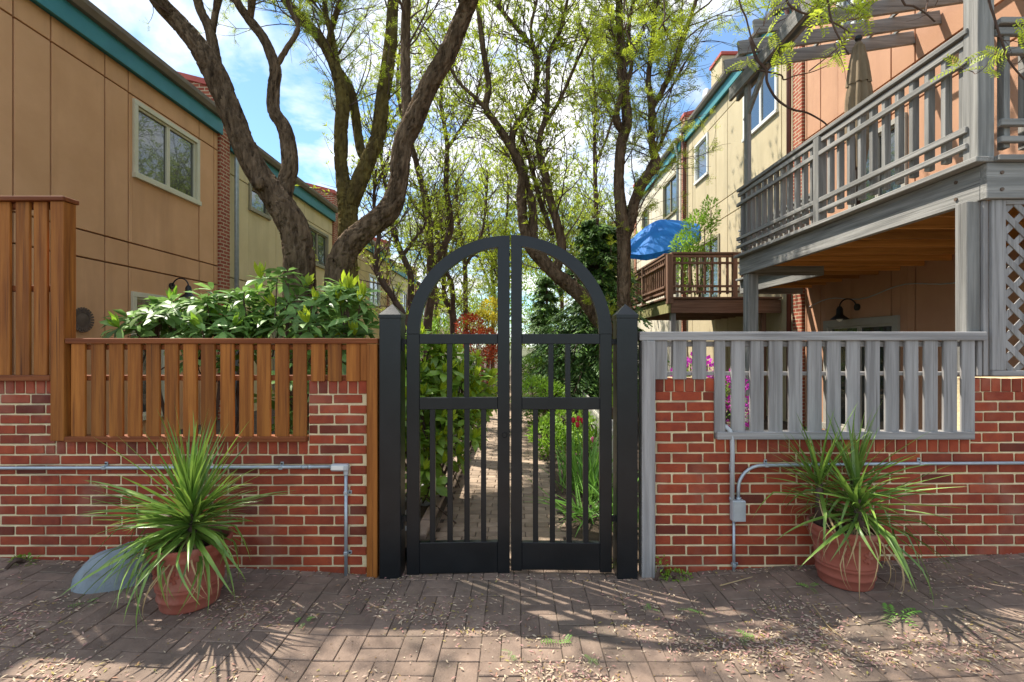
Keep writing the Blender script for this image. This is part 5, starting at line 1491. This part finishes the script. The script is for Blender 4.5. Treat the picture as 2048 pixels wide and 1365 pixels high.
# azalea behind the grey fence
az = shrub('azalea', 'azalea with bright magenta flowers behind the grey fence', [e_(1440, 830, 3.95, .22, .2, .30), e_(1400, 790, 4.0, .20, .2, .25)], 900, (.025, .045), T6, m_shr, base_z=.02)
pos, nn = blob_points([e_(1450, 815, 3.85, .20, .2, .30), e_(1390, 765, 3.95, .18, .18, .22)], 700, .8)
stuff(scatter('flowers', *t_leaf(.9, .1, -.1), pos, frames(nn + rng.normal(0, .5, nn.shape), np.array([[0, 0, 1.0]]), .8), rng.uniform(.03, .05, 700), m_pink, az))
# vine on the brown deck
shrub('climbing_vine', 'leafy climbing vine in front of the straw wall on the brown deck', [e_(1395, 470, 10.4, .36, .3, .5), e_(1370, 500, 10.3, .3, .3, .4), e_(1420, 430, 10.5, .2, .2, .4), e_(1385, 540, 10.3, .42, .25, .5)], 2600, (.06, .10), t_leaf(.42, .05, .15), m_shr, 'vine', base_z=zb + .03)

# ---- bed inside the gate: irises, hostas, tulips
def blade_mesh(L_, bend, wd, mat): return yuc_mesh(L_, bend, wd, mat, L_)
IRB = [blade_mesh(l, bd, .022, m_iris) for l, bd in ((.62, .35), (.55, .6), (.68, .2), (.5, 1.2))]
def iris(label, c, n, seed, flat=0.0):
    r = random.Random(seed)
    t = thing('iris_clump', label, 'plant', c, 'clumps of sword-shaped leaves in the bed')
    for i in range(n):
        az_ = r.uniform(0, 2 * pi); el = radians(r.uniform(58, 88)) * (1 - flat)
        Mx = Matrix.Translation((c[0] + r.gauss(0, .07), c[1] + r.gauss(0, .09), c[2] - .01)) @ Matrix.Rotation(az_, 4, 'Z') @ Matrix.Rotation(-el, 4, 'Y') @ Matrix.Rotation(r.gauss(0, .5), 4, 'X') @ Matrix.Scale(r.uniform(.7, 1.12), 4)
        inst('blade', r.choice(IRB), Mx, t)
    return t
iris('tall clump of sword leaves closest behind the gate leaf without a lock ring', (.74, 4.75, .02), 60, 1)
iris('clump of sword leaves leaning over the path edge beside the tall one', (.60, 5.1, .02), 42, 2)
iris('clump of sword leaves beside the low white picket fence', (.92, 5.3, .02), 46, 3)
iris('flattened clump of sword leaves spilling onto the path behind the gate', (.60, 4.25, .02), 40, 4, .55)
iris('narrow clump of sword leaves against the gate post by the grey fence', (.86, 3.95, .02), 30, 5)
for k, (px, py, Y, rr_, lab) in enumerate(((1095, 870, 6.6, .26, 'soft green leafy perennial on the path edge'), (1120, 850, 7.2, .28, 'round leafy green perennial below the evergreen'), (1175, 860, 6.4, .26, 'green perennial with bleeding-heart flowers by the picket fence'), (1080, 835, 8.6, .25, 'small leafy perennial where the path narrows'))):
    s_ = shrub('perennial', lab, [e_(px, py, Y, rr_, rr_, .22), e_(px + 14, py + 30, Y, rr_, rr_, .2)], 900, (.05, .09), T6, m_shr, 'plant', base_z=.02, stems=3)
    if k == 2:
        pos = np.array([at(1184 + q % 3 * 5, 888 + q * 3, 6.1) for q in range(9)])
        stuff(scatter('flowers', *t_leaf(.7, .15, .1), pos, frames(rng.normal(size=(9, 3)), np.array([[0, 0, 1.0]]), .5), np.full(9, .05), m_pnk, s_))
for k, (px, py) in enumerate(((1147, 841), (1157, 838), (1165, 842), (1155, 850), (1186, 880))):
    p = at(px, py, 6.0)
    t = thing('tulip', 'red tulip in bloom in the bed beyond the gate' if k < 4 else 'pink tulip standing apart beside the picket fence', 'tulip', (p.x, p.y, .02), 'tulips in the bed' if k < 4 else None)
    obj('flower', MB().lathe([(.004, -.035), (.022, -.025), (.028, 0), (.024, .025), (.016, .035)], p, 8), m_tul if k < 4 else m_pnk, t, True)
    obj('stalk', MB().tube([(p.x + .01, p.y, 0), (p.x, p.y, p.z - .03)], .004, 5), m_iris, t)
# low picket fence along the bed
pf = thing('picket_fence', 'low whitewashed picket fence along the edge of the iris bed', 'fence', (1.25, 7, .02))
m_pick = wood('whitewashed_wood', (.50, .48, .42), (.62, .60, .54), (.30, .28, .24), 2)
pa, pb_ = Vector((1.02, 4.8, 0)), Vector((1.22, 9.2, 0))
for z in (.22, .62): seg('rail', (*pa.xy, z), (*pb_.xy, z), .03, .05, m_pick, pf)
for k in range(34):
    q = pa.lerp(pb_, (k + .5) / 34)
    obj('picket', MB().box(q.x - .012, q.x + .008, q.y - .025, q.y + .025, .04, .74, .004), m_pick, pf)
# edging blocks and stones on the left of the path
eb_ = thing('path_edging', 'row of brown concrete edging blocks between path and aucuba bed', 'edging', (-.70, 5.5, 0))
for k in range(16):
    obj('block', MB().box(-.755 + random.uniform(-.006, .006), -.665, 3.55 + k * .305, 3.55 + k * .305 + .298, -.03, .135 + random.uniform(-.006, .006), .008), m_block, eb_)
r_ = random.Random(21)
stones = [mesh_of('stone', rock('stone', (0, 0, 0), 1, .8, .6, k * 3.7, m_stone, sub=2), m_stone) for k in range(4)]
for k in range(46):
    x, y = r_.uniform(-1.25, -.80), r_.uniform(3.5, 4.9)
    s_ = r_.uniform(.03, .065)
    o = inst('stone', stones[k % 4], Matrix.Translation((x, y, .10 + s_ * .25 + (.05 if r_.random() < .3 else 0))) @ Matrix.Rotation(r_.uniform(0, 6), 4, 'Z') @ Matrix.Rotation(r_.uniform(-.5, .5), 4, 'X') @ Matrix.Scale(s_, 4))
    tag(o, 'rough grey stone lying in the bed behind the gate leaf with the lock ring', 'stone', 'grey stones in the aucuba bed')

# ================================================================== LITTER ON THE PAVEMENT
n = 11500
x = rng.uniform(-3.3, 3.3, n * 6); y = rng.uniform(1.9, 3.18, n * 6)
den = np.array([0.5 + noise.noise(Vector((a * 1.7, b_ * 2.3, 4.0))) + .35 * noise.noise(Vector((a * 6, b_ * 6, 1.0))) for a, b_ in zip(x, y)])
den = np.clip(den, 0.02, None) ** 2.7 * np.clip((3.05 - y) * 1.5, .05, 1.0) * np.clip(.55 + .5 * np.exp(-((x - .45) / 1.1) ** 2), 0, 1)
keep = rng.random(len(x)) < den / den.max() * 1.6
x, y = x[keep][:n], y[keep][:n]
wx = rng.uniform(-3.2, 3.3, 420); wy = 3.19 - rng.random(420) ** 2 * .10           # drift along the wall foot
x, y = np.concatenate([x, wx]), np.concatenate([y, wy])
pos = np.stack([x, y, np.array([ground_z(a) for a in x]) + .004 + rng.random(len(x)) * .004], 1)
a = rng.uniform(0, 2 * pi, len(x))
d = np.stack([np.cos(a), np.sin(a), rng.normal(0, .15, len(x))], 1)
stuff(tag(scatter('fallen_bud_scales', *t_leaf(.30, .05, .02), pos, frames(d, np.array([[0, 0, 1.0]]), .25), rng.uniform(.017, .032, len(x)), m_petal), 'scatter of pale pinkish fallen bud scales on the brick pavement', 'litter'))
gx, gy_ = rng.uniform(-3.3, 3.3, 3800), rng.uniform(1.9, 3.19, 3800)
gp = np.stack([gx, gy_, np.array([ground_z(q) for q in gx]) + .003], 1)
ga = rng.uniform(0, 2 * pi, 3800)
stuff(tag(scatter('pavement_grit', *t_leaf(.55, .12, .02), gp, frames(np.stack([np.cos(ga), np.sin(ga), rng.normal(0, .1, 3800)], 1), np.array([[0, 0, 1.0]]), .3), rng.uniform(.004, .012, 3800), m_grit), 'fine brown and pale grit strewn over the brick pavement', 'grit'))
# loose green sprigs
r_ = random.Random(2)
spr = [(1785, 1233, .09, 'long fallen green sprig lying in front of the pot below the grey fence'), (1490, 1280, .05, None), (1120, 1290, .05, None), (1015, 1312, .03, None), (1385, 1225, .04, None), (1300, 1222, .03, None), (180, 1210, .04, 'small fallen green sprig in front of the grey fake rock'), (605, 1250, .035, 'small fallen green sprig between the gate and the pot by the fake rock'), (1620, 1180, .05, 'small green sprig close against the foot of the pot below the grey fence'), (1180, 1325, .03, None)]
LSP = [mesh_of('sprig', MB().add(*t_pinnate(5, .12, .30)), m_iris)]
for k, (px, py, s_, lab) in enumerate(spr):
    Y = H * F / (py - CY)
    for _ in range(3): Y = (H - ground_z((px - CX) * Y / F)) * F / (py - CY)
    X = (px - CX) * Y / F
    t = thing('leaf_sprig', lab or 'small fallen green sprig among bud scales on the pavement before the gate', 'leaf', (X, Y, ground_z(X)), 'fallen green sprigs on the pavement')
    for j in range(4):
        inst('leaflet', LSP[0], Matrix.Translation((X + r_.gauss(0, .02), Y + r_.gauss(0, .012), ground_z(X) + .012)) @ Matrix.Rotation(r_.uniform(0, 6.3), 4, 'Z') @ Matrix.Rotation(-.25, 4, 'Y') @ Matrix.Scale(s_ * 1.2, 4), t)
# weeds at the wall foot
for k, (px, w_, n_, lab) in enumerate(((1345, .10, 160, 'low weeds sprouting at the foot of the grey fence post'), (1318, .04, 60, 'small climbing weed beside the grey fence post'), (70, .08, 90, 'tuft of weeds at the foot of the wall by the fake rock'), (1240, .05, 80, 'small weed under the gate hinge by the grey fence'))):
    X = fx(px)
    yy = 3.13 if k != 3 else 3.30
    bl = [(X, yy, ground_z(X) + .02, w_, .04, .03 if k != 1 else .16)]
    shrub('weed', lab, bl, n_, (.015, .03), T6, m_shr, 'weed', 2, base_z=ground_z(X))
# dry grass tuft by the left conduit foot, dry blades on the ground
tag(obj('dry_blade', MB().tube([at(1260 + 320, 1160, 2.95) * 0 + Vector((fx(1440, 2.98), 2.98, ground_z(fx(1440, 2.98)) + .012)), Vector((fx(1505, 3.05), 3.05, ground_z(fx(1505, 3.05)) + .02))], [.004, .002], 5), m_yucd), 'long dry straw-coloured blade lying by the junction box pipe', 'dry leaf')
tag(obj('dry_blade', MB().tube([Vector((fx(1630, 2.7), 2.72, ground_z(fx(1630, 2.7)) + .010)), Vector((fx(1660, 2.5), 2.52, ground_z(fx(1660, 2.5)) + .012)), Vector((fx(1695, 2.38), 2.38, ground_z(fx(1695, 2.38)) + .010))], [.003, .003, .002], 5), m_yucd), 'thin dry blade lying on the pavement in front of the pot below the grey fence', 'dry leaf')
